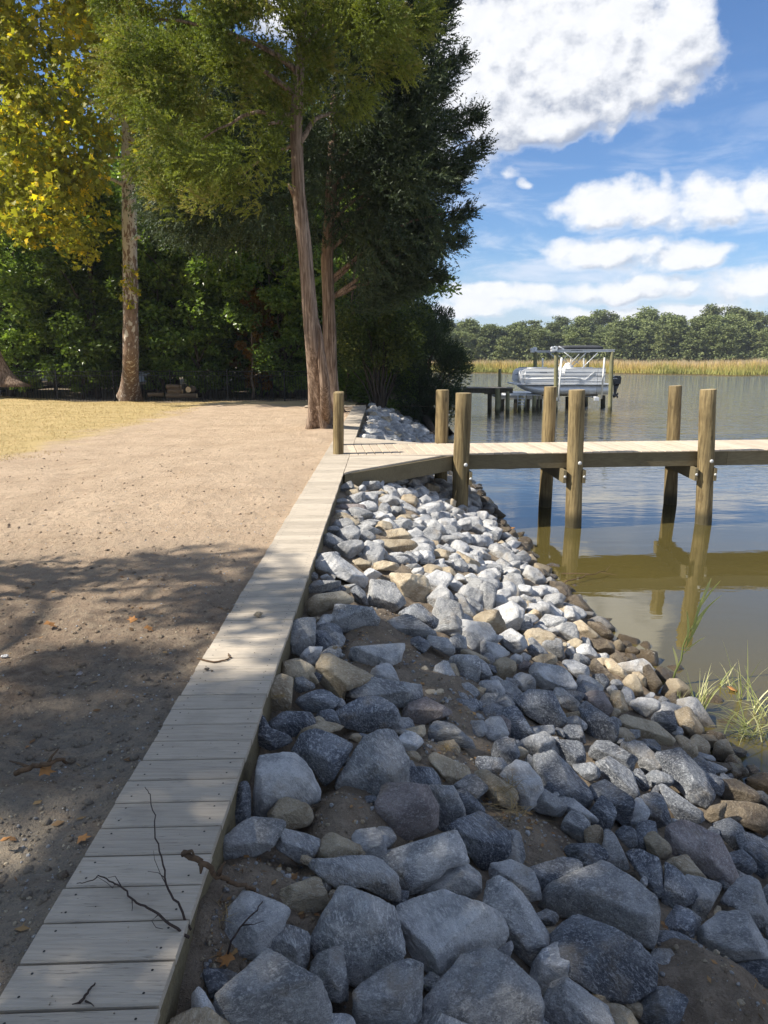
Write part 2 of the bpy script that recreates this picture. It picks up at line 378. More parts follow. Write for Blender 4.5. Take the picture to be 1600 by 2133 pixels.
M_twig = simple('dark_twig_bark', (0.06,0.042,0.034), 0.9, 0.4, 60)
M_branch = simple('brown_branch_bark', (0.15,0.095,0.055), 0.9, 0.45, 40)
M_fallen = simple('dry_fallen_leaf', (0.42,0.20,0.065), 0.7, 0.3, 30)
M_log = wood_mat('cut_log_bark', (0.21,0.15,0.095), (0.11,0.08,0.05), 'X', 0.9)
M_logend = simple('cut_log_end', (0.62,0.47,0.28), 0.85, 0.25, 14)
def bark(name, c, c2, pale=None, k=(20,20,1.1), amt=0.4, bd=0.03):
    m, N = mat(name); tcn = N.new('ShaderNodeTexCoord'); p = tcn.outputs['Object']
    gr = N.noise(N.vmul(p, k), 1.0, 6, 0.65, 0.8); b = N.noise(p, 2.0, 5, 0.6)
    cc = N.mix(N.smooth(gr, 0.36, 0.64), c2, c)
    cc = N.mix(N.math('MULTIPLY', N.smooth(b, 0.45, 0.65), 0.35), cc, c2)
    if pale:
        pt = N.noise(N.vmul(p, (9, 9, 3.4)), 1.0, 5, 0.6, 0.5)
        z = N.new('ShaderNodeSeparateXYZ', {0: p}).outputs[2]
        th = N.math('ADD', pt, N.math('MULTIPLY', N.smooth(z, 1.0, 8.0), 0.14))
        cc = N.mix(N.smooth(th, 0.56, 0.60), cc, pale)
    finish(N, cc, 0.9, gr, 0.9, bd, 0.15); return m
M_cedarbark = bark('cedar_bark', (0.36,0.27,0.20), (0.105,0.068,0.045))
M_sycbark = bark('sycamore_bark', (0.27,0.19,0.13), (0.15,0.10,0.07), (0.52,0.47,0.38), (12,12,5), bd=0.012)
M_trunk = bark('dark_woodland_bark', (0.10,0.08,0.06), (0.045,0.036,0.028))
def leaf_mat(name, cols, trans=0.4, rough=0.55, vary=0.25):
    m, N = mat(name); at = N.new('ShaderNodeAttribute', attribute_name='rnd'); oi = N.new('ShaderNodeObjectInfo')
    n = len(cols); c = N.ramp(at.outputs['Fac'], [(i/(n-1) if n > 1 else 0, x) for i, x in enumerate(cols)])
    t = N.math('MULTIPLY_ADD', oi.outputs['Random'], 2*vary, 1-vary)
    c = N.mix(1.0, c, N.new('ShaderNodeCombineColor', {0: t, 1: t, 2: t}).outputs[0], 'MULTIPLY')
    d = N.new('ShaderNodeBsdfPrincipled', {'Base Color': c, 'Roughness': rough, 'Specular IOR Level': 0.3})
    tr = N.new('ShaderNodeBsdfTranslucent', {'Color': N.mix(1.0, c, (1.25,1.3,0.6), 'MULTIPLY')})
    mx = N.new('ShaderNodeMixShader', {0: trans, 1: d.outputs[0], 2: tr.outputs[0]})
    N.new('ShaderNodeOutputMaterial', {'Surface': mx.outputs[0]}); return m
L_cedar = leaf_mat('cedar_foliage_near', [(0.045,0.062,0.014),(0.12,0.155,0.026),(0.215,0.25,0.042),(0.27,0.23,0.08)], 0.35, 0.6, 0.05)
L_cedar2 = leaf_mat('cedar_foliage_dark', [(0.025,0.042,0.020),(0.048,0.072,0.034),(0.08,0.108,0.046)], 0.2, 0.6, 0.05)
L_syc = leaf_mat('sycamore_leaves', [(0.11,0.14,0.022),(0.26,0.27,0.035),(0.44,0.40,0.05),(0.85,0.62,0.04)], 0.52, 0.5, 0.03)
L_wood = leaf_mat('woodland_leaves', [(0.06,0.095,0.025),(0.13,0.195,0.045),(0.22,0.31,0.07),(0.32,0.38,0.09)], 0.45, 0.30, 0.3)
L_dim = leaf_mat('shore_shrub_leaves', [(0.03,0.045,0.014),(0.055,0.08,0.022),(0.10,0.13,0.03),(0.24,0.24,0.06)], 0.35, 0.45, 0.1)
L_autumn = leaf_mat('autumn_leaves', [(0.16,0.13,0.03),(0.34,0.19,0.03),(0.48,0.23,0.06)], 0.4)
L_pine = leaf_mat('far_pine_foliage', [(0.10,0.13,0.055),(0.17,0.20,0.075),(0.25,0.27,0.10)], 0.1, 0.8, 0.28)
L_reed = leaf_mat('marsh_reed', [(0.30,0.30,0.085),(0.46,0.37,0.11),(0.58,0.40,0.15),(0.55,0.43,0.27)], 0.2, 0.8)
L_grass = leaf_mat('shore_grass_blades', [(0.20,0.24,0.08),(0.36,0.38,0.15),(0.58,0.54,0.32)], 0.35, 0.5)
L_dry = leaf_mat('dry_grass_blades', [(0.30,0.22,0.10),(0.42,0.31,0.15),(0.24,0.15,0.07)], 0.2, 0.7)
def water_mat():
    m, N = mat('river_water'); p = N.new('ShaderNodeNewGeometry').outputs['Position']
    s = N.new('ShaderNodeSeparateXYZ', {0: p}); Y = s.outputs[1]
    n1 = N.noise(N.vmul(p, (0.55, 1.6, 1)), 1.0, 3, 0.5, 0.3)
    n2 = N.noise(N.vmul(p, (1.6, 4.2, 1)), 1.0, 4, 0.55, 0.4)
    n3 = N.noise(N.vmul(p, (0.10, 0.33, 1)), 1.0, 3, 0.5)
    far = N.smooth(Y, 12.0, 36.0)
    h = N.math('ADD', N.math('MULTIPLY', n1, N.math('MULTIPLY_ADD', far, 0.10, 0.0045)), N.math('MULTIPLY', n2, N.math('MULTIPLY_ADD', far, 0.085, 0.0013)))
    h = N.math('ADD', h, N.math('MULTIPLY', n3, N.math('MULTIPLY', far, 0.10)))
    b = N.new('ShaderNodeBump', {'Height': h, 'Strength': 1.0, 'Distance': 1.0})
    murk = N.mix(N.smooth(N.noise(p, 0.25, 3, 0.5), 0.3, 0.7), (0.108,0.086,0.024), (0.092,0.076,0.027))
    d = N.new('ShaderNodeBsdfDiffuse', {'Color': murk}); gl = N.new('ShaderNodeBsdfGlossy', {'Roughness': 0.015, 'Normal': b.outputs[0]})
    fr = N.new('ShaderNodeFresnel', {'IOR': 1.33, 'Normal': b.outputs[0]})
    fac = N.math('MULTIPLY_ADD', fr.outputs[0], 1.45, 0.08, True)
    mx = N.new('ShaderNodeMixShader', {0: fac, 1: d.outputs[0], 2: gl.outputs[0]})
    N.new('ShaderNodeOutputMaterial', {'Surface': mx.outputs[0]}); return m
M_water = water_mat()
# ------------------------------------------------------------ land and water
SHX = np.array([0, 3.0, 4.4, 6.0, 8.3, 12.4, 15, 27, 40]); SHV = np.array([2.75, 2.72, 2.68, 2.6, 2.33, 2.05, 1.95, 1.9, 1.8])
def slope_z(X, Y):
    xs = np.interp(Y, SHX, SHV); t = (X + 0.58)/(xs + 0.58)
    return np.where(t < 0, -0.14, np.where(t < 1, -0.14 + (WL + 0.14)*(0.88*t + 0.12*t*t), WL - (t-1)*2.2))
def hit_slope(px, py, lift=0.0):
    d = pdir(px, py); t = 0.8
    while t < 80:
        X, Y, Z = d[0]*t, d[1]*t, HC + d[2]*t
        if Z < max(float(slope_z(X, Y)), WL-0.12) + lift: break
        t += 0.01 + t*0.002
    return Vector((X, Y, Z))
MOUNDS = [(700,1700,0.24,0.17),(540,1850,0.22,0.10),(1090,1730,0.16,0.12),(890,1560,0.25,0.08),(960,1600,0.2,0.05),(800,1300,0.35,0.10),(740,1340,0.2,0.06),
          (910,1420,0.3,0.12),(960,1500,0.2,0.10),(1500,2090,0.26,0.22),(440,2000,0.16,0.07),(410,1920,0.14,0.07)]
MW = []
for (a, b, r, h) in MOUNDS:
    c = hit_slope(a, b); MW.append((c.x, c.y, r, h))
def grid_mesh(xs, ys, zf):
    XX, YY = np.meshgrid(xs, ys); Z = zf(XX.ravel(), YY.ravel())
    V = np.stack([XX.ravel(), YY.ravel(), Z], 1); nx, ny = len(xs), len(ys)
    i = np.arange(nx-1)[None, :] + np.arange(ny-1)[:, None]*nx; i = i.ravel()
    return V, np.stack([i, i+1, i+nx+1, i+nx], 1)
def dirt_z(X, Y):
    P = np.stack([X, Y, X*0], 1)
    near = np.clip((7.5-Y)/4, 0.42, 1)
    edge = np.clip((-1.0-X)/0.35, 0, 1)
    z = -0.030 + edge*(0.045*fbm(P*1.6, 3, 3)*near + 0.022*fbm(P*5, 3, 11)*near + 0.010*fbm(P*19, 3, 5)*np.clip((14-Y)/8, .25, 1) - 0.006)
    z = z + 0.05*np.clip(vnoise(P*0.35, 9), 0, 1)*edge
    z = z - np.clip((Y-24)/10, 0, 1)*0.22 + 0.25*np.exp(-((X+15.5)**2/6 + (Y-27)**2/4))
    return z
xs = -1.0 - np.concatenate([np.linspace(0, 3.2, 190), 3.2 + np.cumsum(np.geomspace(0.03, 0.5, 95))])
xs = xs[::-1]
ys = np.concatenate([np.linspace(0.3, 5.5, 230), 5.5 + np.cumsum(np.geomspace(0.025, 0.32, 190))])
V, F = grid_mesh(xs, ys, dirt_z); YEND = ys[-1]; XEND = xs[0]
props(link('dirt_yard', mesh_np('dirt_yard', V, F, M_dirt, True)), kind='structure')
def bank_z(X, Y):
    z = slope_z(X, Y) - 0.065*np.clip((7.5-Y)/2, 0.3, 1)
    P = np.stack([X, Y, X*0], 1)
    z = z + 0.03*fbm(P*3, 3, 21) + 0.018*fbm(P*11, 3, 25)+0.006*fbm(P*40, 2, 27)
    z = z - 0.20*np.exp(-((X+0.42)/0.16)**2)*np.clip((Y-2.2)/0.5, 0, 1)*np.clip((5.6-Y)/1.0, 0, 1)
    for (mx, my, r, h) in MW: z = z + h*np.exp(-((X-mx)**2+(Y-my)**2)/(r*r))
    return z
xs = np.concatenate([np.linspace(-0.62, 2.6, 150), np.linspace(2.65, 4.5, 18)])
ys2 = np.concatenate([np.linspace(0.6, 6.5, 240), 6.5 + np.cumsum(np.geomspace(0.03, 0.45, 110))])
V, F = grid_mesh(xs, ys2, bank_z)
props(link('bank_soil', mesh_np('bank_soil', V, F, M_bank, True)), kind='structure')
# strip of ground under the boardwalk, land behind the camera, beyond the yard and to the left
mb = MB(); mb.box((-1.02, -12, -0.9), (-0.63, YEND+0.5, -0.16)); props(mb.build('ground_under_boardwalk', M_bank), kind='structure')
mb = MB()
mb.add([(-160,-80,-0.12),(4.0,-80,-0.12),(4.0,0.62,-0.12),(-160,0.62,-0.12)], [(0,1,2,3)])
mb.add([(-160,0.6,-0.1),(XEND+0.2,0.6,-0.1),(XEND+0.2,300,-0.1),(-160,300,-0.1)], [(0,1,2,3)])
mb.add([(XEND-0.1,YEND-0.3,-0.27),(1.9,YEND-0.3,-0.27),(1.4,60,-0.3),(-6,110,-0.3),(-30,300,-0.3),(XEND-0.1,300,-0.3)], [(0,1,2,3,4,5)])
mb.add([(1.9,YEND-0.3,-0.27),(3.0,YEND-0.3,-1.7),(3.0,60,-1.7),(1.4,60,-0.3)], [(0,1,2,3)])
props(mb.build('ground', soil_mat('woodland_ground')), kind='structure')
mb = MB(); mb.add([(-900,-400,WL),(1500,-400,WL),(1500,2200,WL),(-900,2200,WL)], [(0,1,2,3)])
props(mb.build('river_water', M_water), kind='structure')
# far marsh and far shore
def marsh_edge(X):      # waterline of the marsh (world Y)
    return 128 - 0.42*np.clip(X-10, -10, 90) + 3*np.sin(X*0.21) + 1.5*np.sin(X*0.67+1)
xs = np.linspace(-60, 260, 220); ys3 = np.linspace(0, 1, 12)
XX, TT = np.meshgrid(xs, ys3); E = marsh_edge(XX); YY = E + TT*(420-E)
ZZ = WL - 0.15 + np.clip(TT*60, 0, 1)*0.5 + np.clip((YY-185)/120, 0, 1)*9.0*np.clip((XX+40)/140, 0.15, 1)
V = np.stack([XX.ravel(), YY.ravel(), ZZ.ravel()], 1); nx = len(xs); i = (np.arange(nx-1)[None,:]+np.arange(11)[:,None]*nx).ravel()
M_marsh = simple('marsh_mud', (0.22,0.17,0.07), 0.95, 0.4, 0.3)
props(link('far_shore', mesh_np('far_shore', V, np.stack([i,i+1,i+nx+1,i+nx],1), M_marsh, True)), kind='structure')
# marsh reeds: blades in tussocks
n = 90000
X = rng.uniform(-5, 175, n); t = rng.random(n)**1.7*75; Y = marsh_edge(X) + 0.2 + t
keep = (X/Y < 0.66) & (X/Y > 0.05); X, Y, t = X[keep], Y[keep], t[keep]; n = len(X)
hn = 1.5 + 0.5*fbm(np.stack([X*0.25, Y*0.25, X*0], 1), 3, 4) + rng.uniform(-0.35, 0.35, n); hn *= np.clip(t/3, 0.45, 1.0)
hn *= np.interp(X, [0, 60, 130], [1.0, 1.15, 1.3])
w = rng.uniform(0.04, 0.11, n); an = rng.uniform(0, math.pi, n); le = rng.normal(0, 0.16, (n, 2))
b = np.stack([X, Y, np.full(n, WL+0.1)], 1); dx = np.stack([np.cos(an)*w, np.sin(an)*w, np.zeros(n)], 1)
top = b + np.stack([le[:,0]*hn, le[:,1]*hn, hn], 1)
V = np.stack([b-dx, b+dx, top], 1).reshape(-1, 3); F = np.arange(3*n).reshape(-1, 3)
at = np.clip(t/14 - 0.12 + 0.3*vnoise(np.stack([X*0.2, Y*0.2, X*0], 1), 6) + rng.uniform(-0.1, 0.25, n), 0, 1)
props(link('marsh_grass', mesh_np('marsh_grass', V, F, L_reed, False, at)), 'golden marsh grass along the far shore below the pine woods', 'marsh grass', kind='stuff')
# sparse dry lawn blades on the left of the yard
n = 26000
X = rng.uniform(-15, -5.3, n); Y = rng.uniform(11, 28, n)
m = fbm(np.stack([X*0.7, Y*0.7, X*0], 1), 3, 8)*0.9 + (-6.2-X)*0.9 > 0
X, Y = X[m], Y[m]; n = len(X); Z = dirt_z(X, Y); an = rng.uniform(0, 6.28, n); hh = rng.uniform(0.015, 0.05, n); w = 0.006
b = np.stack([X, Y, Z-0.003], 1); dx = np.stack([np.cos(an)*w, np.sin(an)*w, an*0], 1)
V = np.stack([b-dx, b+dx, b+np.stack([rng.normal(0, .02, n), rng.normal(0, .02, n), hh], 1)], 1).reshape(-1, 3)
props(link('dry_lawn_grass', mesh_np('dry_lawn_grass', V, np.arange(3*n).reshape(-1,3), L_dry, False, rng.random(n))), 'short straw-coloured grass in the lawn patch before the sycamore', 'grass', kind='stuff')

# ------------------------------------------------------------ boardwalk and dock
SK = 0.038
def board(x0, x1, xl0=None, y=0, d=0.1375, th=0.026, screws=True):
    """cross board with four chamfered corners; x1 is right end at near edge, xl0 right end at far edge"""
    x1b = x1 if xl0 is None else xl0; c = 0.005; mb = MB(); h = d/2
    sec = [(-h, -th), (-h, -c), (-h+c, 0), (h-c, 0), (h, -c), (h, -th)]
    V = []
    for side in (0, 1):
        for (yy, zz) in sec:
            f = (yy+h)/d; x = x0 if side == 0 else x1 + (x1b-x1)*f
            V.append((x, yy + SK*(x+0.79), zz))
    F = [(0,1,2,3,4,5), (11,10,9,8,7,6)] + [(i, i+6, (i+1)%6+6, (i+1)%6) for i in range(6)]
    F = [tuple(f) for f in F]; mb.add(V, F)
    if screws:
        for sx in (x0+0.05, x1-0.05):
            for sy in (-0.035, 0.037):
                p = []; 
                for k in range(6):
                    a = k*math.pi/3; p.append((sx+0.004*math.cos(a), sy+SK*(sx+0.79)+0.004*math.sin(a), 0.0008))
                mb.add(p, [tuple(range(6))], mi=1)
    return mb.mesh('board', [M_plank, M_screw])
bw = thing('boardwalk', 'narrow tan composite boardwalk running along the top of the rock bank', 'boardwalk', (0,0,0))
base_me = [board(-1.006+random.uniform(-.004,.004), -0.580+random.uniform(-.002,.002)) for _ in range(4)]
PITCH = 0.1445; NB = int((23.4-0.80)/PITCH); y0 = 0.86
def xe_near(Y): return -0.578 + (Y-10.08)*(1.78/1.95)
def xe_far(Y): return 1.0 - (Y-13.30)*(1.6/1.25)
rows = [y0 + k*PITCH for k in range(NB)]
for k, y in enumerate(rows):
    o = link('plank', base_me[k % 4], bw, (random.uniform(-.003,.003), y, random.uniform(-0.0015, 0.0015)))
    o.rotation_euler.z = random.uniform(-.002,.002)
mb = MB(); mb.cbox((-0.630, 0.5, -0.20), (-0.592, 10.02, -0.030), 0.003); mb.cbox((-0.630, 14.56, -0.20), (-0.592, 23.45, -0.030), 0.003); mb.build('stringer', M_beam, bw)
mb = MB(); mb.cbox((-0.640, 0.5, -1.1), (-0.632, 23.45, -0.05), 0.002); mb.build('bulkhead_sheet', M_vinyl, bw)
# short cross walk that ends the far boardwalk
for k in range(14):
    mb = MB(); x = -0.62 - k*0.1435
    mb.cbox((x-0.1385, 23.47, -0.026), (x, 24.05, 0), 0.003); mb.build('plank', M_plankY, bw)
dk = thing('dock', 'tan boarded dock on round timber piles reaching out over the water', 'dock', (0,0,0))
def Yn(X): return 11.92 + 0.1*X
def Yf(X): return 13.38 + 0.1*X
DL = 10.5
# boards parallel to the boardwalk boards in the near and far corner triangles
for y in rows:
    xr = None
    if 10.1 < y < 11.75: xr = (xe_near(y-0.07), xe_near(y+0.07))
    elif 13.45 < y < 14.55: xr = (min(xe_far(y-0.07), 0.95), min(xe_far(y+0.07), 0.95))
    if xr and max(xr) > -0.5:
        me = board(-0.572, max(xr[0], -0.56), max(xr[1], -0.56), screws=False); link('plank', me, dk, (0, y, 0))
mb = MB(); 
def strip(xa, ya, xb, yb, w, z0, z1, m, parent, name):
    d = Vector((xb-xa, yb-ya, 0)).normalized(); nrm = Vector((-d.y, d.x, 0))*w
    A = Vector((xa, ya, 0)); B = Vector((xb, yb, 0)); q = [A, B, B+nrm, A+nrm]
    mb = MB(); mb.hexa([(p.x, p.y, z0) for p in q] + [(p.x, p.y, z1) for p in q]); return mb.build(name, m, parent)
strip(-0.572, Yn(-0.572)-0.125, 1.22, Yn(1.22)-0.125, 0.12, -0.026, 0.0, M_plank, dk, 'plank')
strip(-0.572, Yf(-0.572)+0.005, 1.0, Yf(1.0)+0.005, 0.12, -0.026, 0.0, M_plank, dk, 'plank')
# dock boards across the dock
def ribboard(L):
    mb = MB(); mb.cbox((0, 0, -0.026), (0.135, L, 0), 0.006)
    for yy in (0.06, L-0.06):
        for xx in (0.035, 0.105):
            mb.add([(xx+0.004*math.cos(a), yy+0.004*math.sin(a), 0.0008) for a in [k*math.pi/3 for k in range(6)]], [tuple(range(6))], mi=1)
    return mb.mesh('dock_board', [M_plankY, M_screw])
rb = ribboard(1.46); ang = math.atan(0.1)
x = -0.565
while x < DL:
    o = link('plank', rb, dk, (x, Yn(x) if x > -0.5 else Yn(x), random.uniform(-.001,.001))); o.rotation_euler.z = ang; x += 0.1442/ math.cos(ang)
# timbers
strip(-0.56, 10.062, 1.22, 12.012, 0.04, -0.27, -0.0275, M_beam, dk, 'fascia')
for (xa, xb) in ((1.22, 6.1), (6.105, DL)): strip(xa, Yn(xa)+0.02, xb, Yn(xb)+0.02, 0.04, -0.275, -0.0275, M_beam, dk, 'stringer')
strip(0.95, Yf(0.95)-0.03, DL, Yf(DL)-0.03, 0.04, -0.275, -0.0275, M_beam, dk, 'stringer')
for k in range(1, 3): strip(-0.5, Yn(-0.5)+0.48*k, DL, Yn(DL)+0.48*k, 0.04, -0.27, -0.028, M_beam, dk, 'joist')
strip(-0.58, 14.60, 0.98, 13.46, 0.04, -0.27, -0.0275, M_beam, dk, 'fascia')
def pile(name, p0, p1, r0, r1, m, parent, cap=True, n=20, zb=None):
    """p0 low point, p1 top point; the pile is carried on down into the river bed"""
    p0, p1 = Vector(p0), Vector(p1); d = (p1-p0).normalized()
    zb = -2.6 if zb is None else zb; b = p0 + d*((zb-p0.z)/d.z); L = (p1-b).length; ph = random.uniform(0, 6)
    wob = lambda i, a: 1 + 0.018*math.sin(3*a+i*0.9+ph) + 0.012*math.sin(7*a-i*1.7)
    K = 12; pts = [b + d*(L*k/K) for k in range(K)] + [p1 - d*0.008, p1]
    rr = [r0 + (r1-r0)*k/K for k in range(K)] + [r1, r1*0.955]
    mb = MB(); base = b
    mb.tube([p - base for p in pts], rr, n, True, True, 0, wob); mb.mi[-1] = 1
    return mb.build(name, [m, M_pile_end], parent, base)
near = [((966,818.5),(958,1050)), ((1202,812),(1194,1095)), ((1475.6,811),(1465,1095))]
back = [((922,812),(916,1090)), ((1147,805.5),(1134,1089)), ((1407,803.5),(1394,1089))]
PT = []
def place_piles(lst, yf, r):
    out = []
    for (t, b) in lst:
        Y = 12.1
        for _ in range(3): X = at_Y(t[0], 940, Y).x; Y = yf(X)
        o = pile('piling', at_Y(*b, Y), at_Y(*t, Y), r*1.05, r*0.97, M_pile, dk); out.append((at_Y(b[0]*0.45+t[0]*0.55, 940, Y), Y, o))
    return out
PN = place_piles(near, lambda X: Yn(X)-0.135, 0.137); PB = place_piles(back, lambda X: Yf(X)+0.135, 0.126)
for X3 in (9.7,):
    pile('piling', (X3, Yn(X3)-.135, WL), (X3+.03, Yn(X3)-.135, 1.05), .143, .133, M_pile, dk); pile('piling', (X3-.2, Yf(X3)+.135, WL), (X3-.17, Yf(X3)+.135, 1.05), .133, .123, M_pile, dk)
bm_ = MB(); bm_.tube([(0,0,0),(0,-0.012,0),(0,-0.022,0)], [0.034,0.032,0.012], 12); bolt_me = bm_.mesh('bolt', M_bolt)
def bolt(x, y, z): o = link('bolt', bolt_me, dk, (x, y, z)); return o
for i, ((pn, Ynp, o1), (pb, Ybp, o2)) in enumerate(zip(PN, PB)):
    bolt(pn.x+0.055, Ynp-0.128, -0.155)
    for s in (-1, 1):                                     # pair of cap timbers clamping each pile row
        ax = pn.x + s*0.165 - 0.02; bx = pb.x + s*0.155
        off = Vector((0.05, 0, 0)); A = Vector((ax, Ynp-0.13, 0)); B = Vector((bx, Ybp+0.1, 0))
        if i == 0 and s < 0: continue
        mb = MB(); mb.hexa([(A.x-.025, A.y, -.50), (A.x+.025, A.y, -.50), (B.x+.025, B.y, -.50), (B.x-.025, B.y, -.50), (A.x-.025, A.y, -.28), (A.x+.025, A.y, -.28), (B.x+.025, B.y, -.28), (B.x-.025, B.y, -.28)])
        mb.build('cap_beam', M_beam, dk); bolt(A.x, A.y, -0.39).scale = (0.7,0.7,0.7)
# round posts where the dock meets the boardwalk
for (Y, r, tp) in ((12.04, 0.092, (705.5, 818)), (13.28, 0.09, (707, 815.5))):
    T = at_Y(*tp, Y); pile('post', (T.x-0.02, Y, 0), T, r, r*0.97, M_pile, dk, zb=-0.8)
# black hose slung under the dock between the first two piles
A = at_Y(980, 968, 12.35); B = at_Y(1128, 967, 12.6)
pts = [A.lerp(B, k/10) - Vector((0,0,0.075*math.sin(math.pi*k/10))) for k in range(11)]
mb = MB(); mb.tube(pts, 0.012, 6); props(mb.build('hose', M_hose), 'black hose sagging under the dock between its first two pilings', 'hose')
# ------------------------------------------------------------ rocks
def ico(sub):
    t = (1+5**.5)/2; V = [(-1,t,0),(1,t,0),(-1,-t,0),(1,-t,0),(0,-1,t),(0,1,t),(0,-1,-t),(0,1,-t),(t,0,-1),(t,0,1),(-t,0,-1),(-t,0,1)]
    F = np.array([(0,11,5),(0,5,1),(0,1,7),(0,7,10),(0,10,11),(1,5,9),(5,11,4),(11,10,2),(10,7,6),(7,1,8),(3,9,4),(3,4,2),(3,2,6),(3,6,8),(3,8,9),(4,9,5),(2,4,11),(6,2,10),(8,6,7),(9,8,1)])
    V = np.array(V, float); V /= np.linalg.norm(V, axis=1)[:, None]
    for _ in range(sub):
        E = np.concatenate([F[:, [0,1]], F[:, [1,2]], F[:, [2,0]]]); Es = np.sort(E, 1)
        u, inv = np.unique(Es, axis=0, return_inverse=True); inv = inv.ravel()
        M = V[u[:,0]] + V[u[:,1]]; M /= np.linalg.norm(M, axis=1)[:, None]
        k = len(F); a, b, c = inv[:k]+len(V), inv[k:2*k]+len(V), inv[2*k:]+len(V)
        V = np.concatenate([V, M]); F = np.concatenate([np.stack([F[:,0],a,c],1), np.stack([F[:,1],b,a],1), np.stack([F[:,2],c,b],1), np.stack([a,b,c],1)])
    return V, F
ICO = {k: ico(k) for k in (2, 3, 4, 5)}
def rock_mesh(name, Rphi, up_local, sub, seed, depth=0.8, rough=1.0, soft=56.0):
    """Rphi: 72 silhouette radii in the x/y plane; z is towards the viewer; up_local: world up in this frame."""
    r = np.random.default_rng(seed); D, F = ICO[sub]
    Rphi = np.maximum(Rphi, 0.3*np.mean(Rphi)); K = len(Rphi); phi = np.arctan2(D[:,1], D[:,0]) % (2*math.pi); st = np.sqrt(D[:,0]**2 + D[:,1]**2)
    ph = phi/(2*math.pi)*K; i0 = np.floor(ph).astype(int) % K; f = ph - np.floor(ph)
    R = Rphi[i0]*(1-f) + Rphi[(i0+1) % K]*f
    Rm = float(np.mean(Rphi)); acc = np.clip(st/(R*1.05), 1e-3, None)**soft
    ang = np.arange(K)/K*2*math.pi; S = np.stack([np.cos(ang)*Rphi, np.sin(ang)*Rphi], 1)
    planes = []
    up = np.array(up_local); ua = math.atan2(up[1], up[0])
    a0 = ua + r.uniform(-0.75, 0.75)
    planes.append((a0, r.uniform(0.50, 0.85), r.uniform(.93, 1.0)))                # broad top face
    a1 = a0 + math.pi + r.uniform(-0.5, 0.5)
    planes.append((a1, r.uniform(0.50, 0.85), r.uniform(.9, 1.0)))                 # front face
    planes.append((a0 + r.uniform(1.2, 1.9), r.uniform(0.75, 1.2), r.uniform(.88, 1.0)))
    planes.append((a0 - r.uniform(1.2, 1.9), r.uniform(0.75, 1.2), r.uniform(.88, 1.0)))
    for _ in range(r.integers(0, 3)): planes.append((r.uniform(0, 6.28), r.uniform(0.7, 1.2), r.uniform(.86, .97)))
    NN = [(np.array([math.sin(t)*math.cos(a), math.sin(t)*math.sin(a), math.cos(t)]), k) for (a, t, k) in planes]
    for _ in range(5):
        a = r.uniform(0, 6.28); t = r.uniform(0.5, 1.2); NN.append((np.array([math.sin(t)*math.cos(a), math.sin(t)*math.sin(a), -math.cos(t)]), r.uniform(.8, 1.0)))
    for n, k in NN:
        sup = float(np.max(S @ n[:2]))*(0.55+0.45*k)*1.02; sup = max(sup, 0.42*Rm)
        # never cut far into the outline
        c = D @ n; acc = acc + np.where(c > 0, (np.maximum(c, 0)/sup)**soft, 0)
    for sgn in (1, -1): acc = acc + np.maximum(sgn*D[:,2], 0)**soft/((depth*Rm*1.12)**soft)
    rad = acc**(-1/soft)
    P = D*rad[:, None]
    for _ in range(6 if sub >= 3 else 3):            # broken-off corners
        n = r.normal(size=3); n /= np.linalg.norm(n); h = float((P @ n).max())*r.uniform(.88, .97)
        c = P @ n; P = P*np.where(c > h, h/np.maximum(c, 1e-6), 1.0)[:, None]
    q = P/Rm + seed*3.1
    lo = fbm(q*1.1, 2, 1)*0.020; mid = fbm(q*3.2, 3, 2)*0.024
    led = vnoise(q*np.array([1.4, 2.2, 5.0]) + lo[:, None]*6, 3); led = np.clip(led*3, -1, 1)*0.016
    hi = fbm(q*13, 2, 5)*0.008 if sub >= 4 else 0
    P = P*(1 + rough*(lo+mid+led+hi))[:, None]
    return P, F
def star_radii(poly2):
    K = 72; out = np.zeros(K); P = np.asarray(poly2); n = len(P)
    for k in range(K):
        a = 2*math.pi*k/K; d = np.array([math.cos(a), math.sin(a)]); best = 0
        for i in range(n):
            A = P[i]; B = P[(i+1) % n]; e = B-A; den = d[0]*e[1]-d[1]*e[0]
            if abs(den) < 1e-12: continue
            t = (A[0]*e[1]-A[1]*e[0])/den; u = (A[0]*d[1]-A[1]*d[0])/den
            if t > 0 and -1e-6 <= u <= 1+1e-6: best = max(best, t)
        out[k] = best
    out = np.where(out <= 0, np.median(out), out)
    return out
def poly_area_c(P):
    P = np.asarray(P, float); x, y = P[:,0], P[:,1]; x1, y1 = np.roll(x, -1), np.roll(y, -1); cr = x*y1-x1*y; A = cr.sum()/2
    return abs(A), ((x+x1)*cr).sum()/(6*A), ((y+y1)*cr).sum()/(6*A)
def angular(P, n):
    """keeps the n corners that matter most, at the same area"""
    P = [tuple(p) for p in P]; A0, cx, cy = poly_area_c(P)
    while len(P) > n:
        k = len(P); ar = [abs((P[i][0]-P[i-1][0])*(P[(i+1)%k][1]-P[i-1][1]) - (P[(i+1)%k][0]-P[i-1][0])*(P[i][1]-P[i-1][1])) for i in range(k)]
        P.pop(int(np.argmin(ar)))
    A1 = poly_area_c(P)[0]; s = min(1.12, math.sqrt(A0/max(A1, 1e-6)))
    return [(cx + (x-cx)*s, cy + (y-cy)*s) for x, y in P]
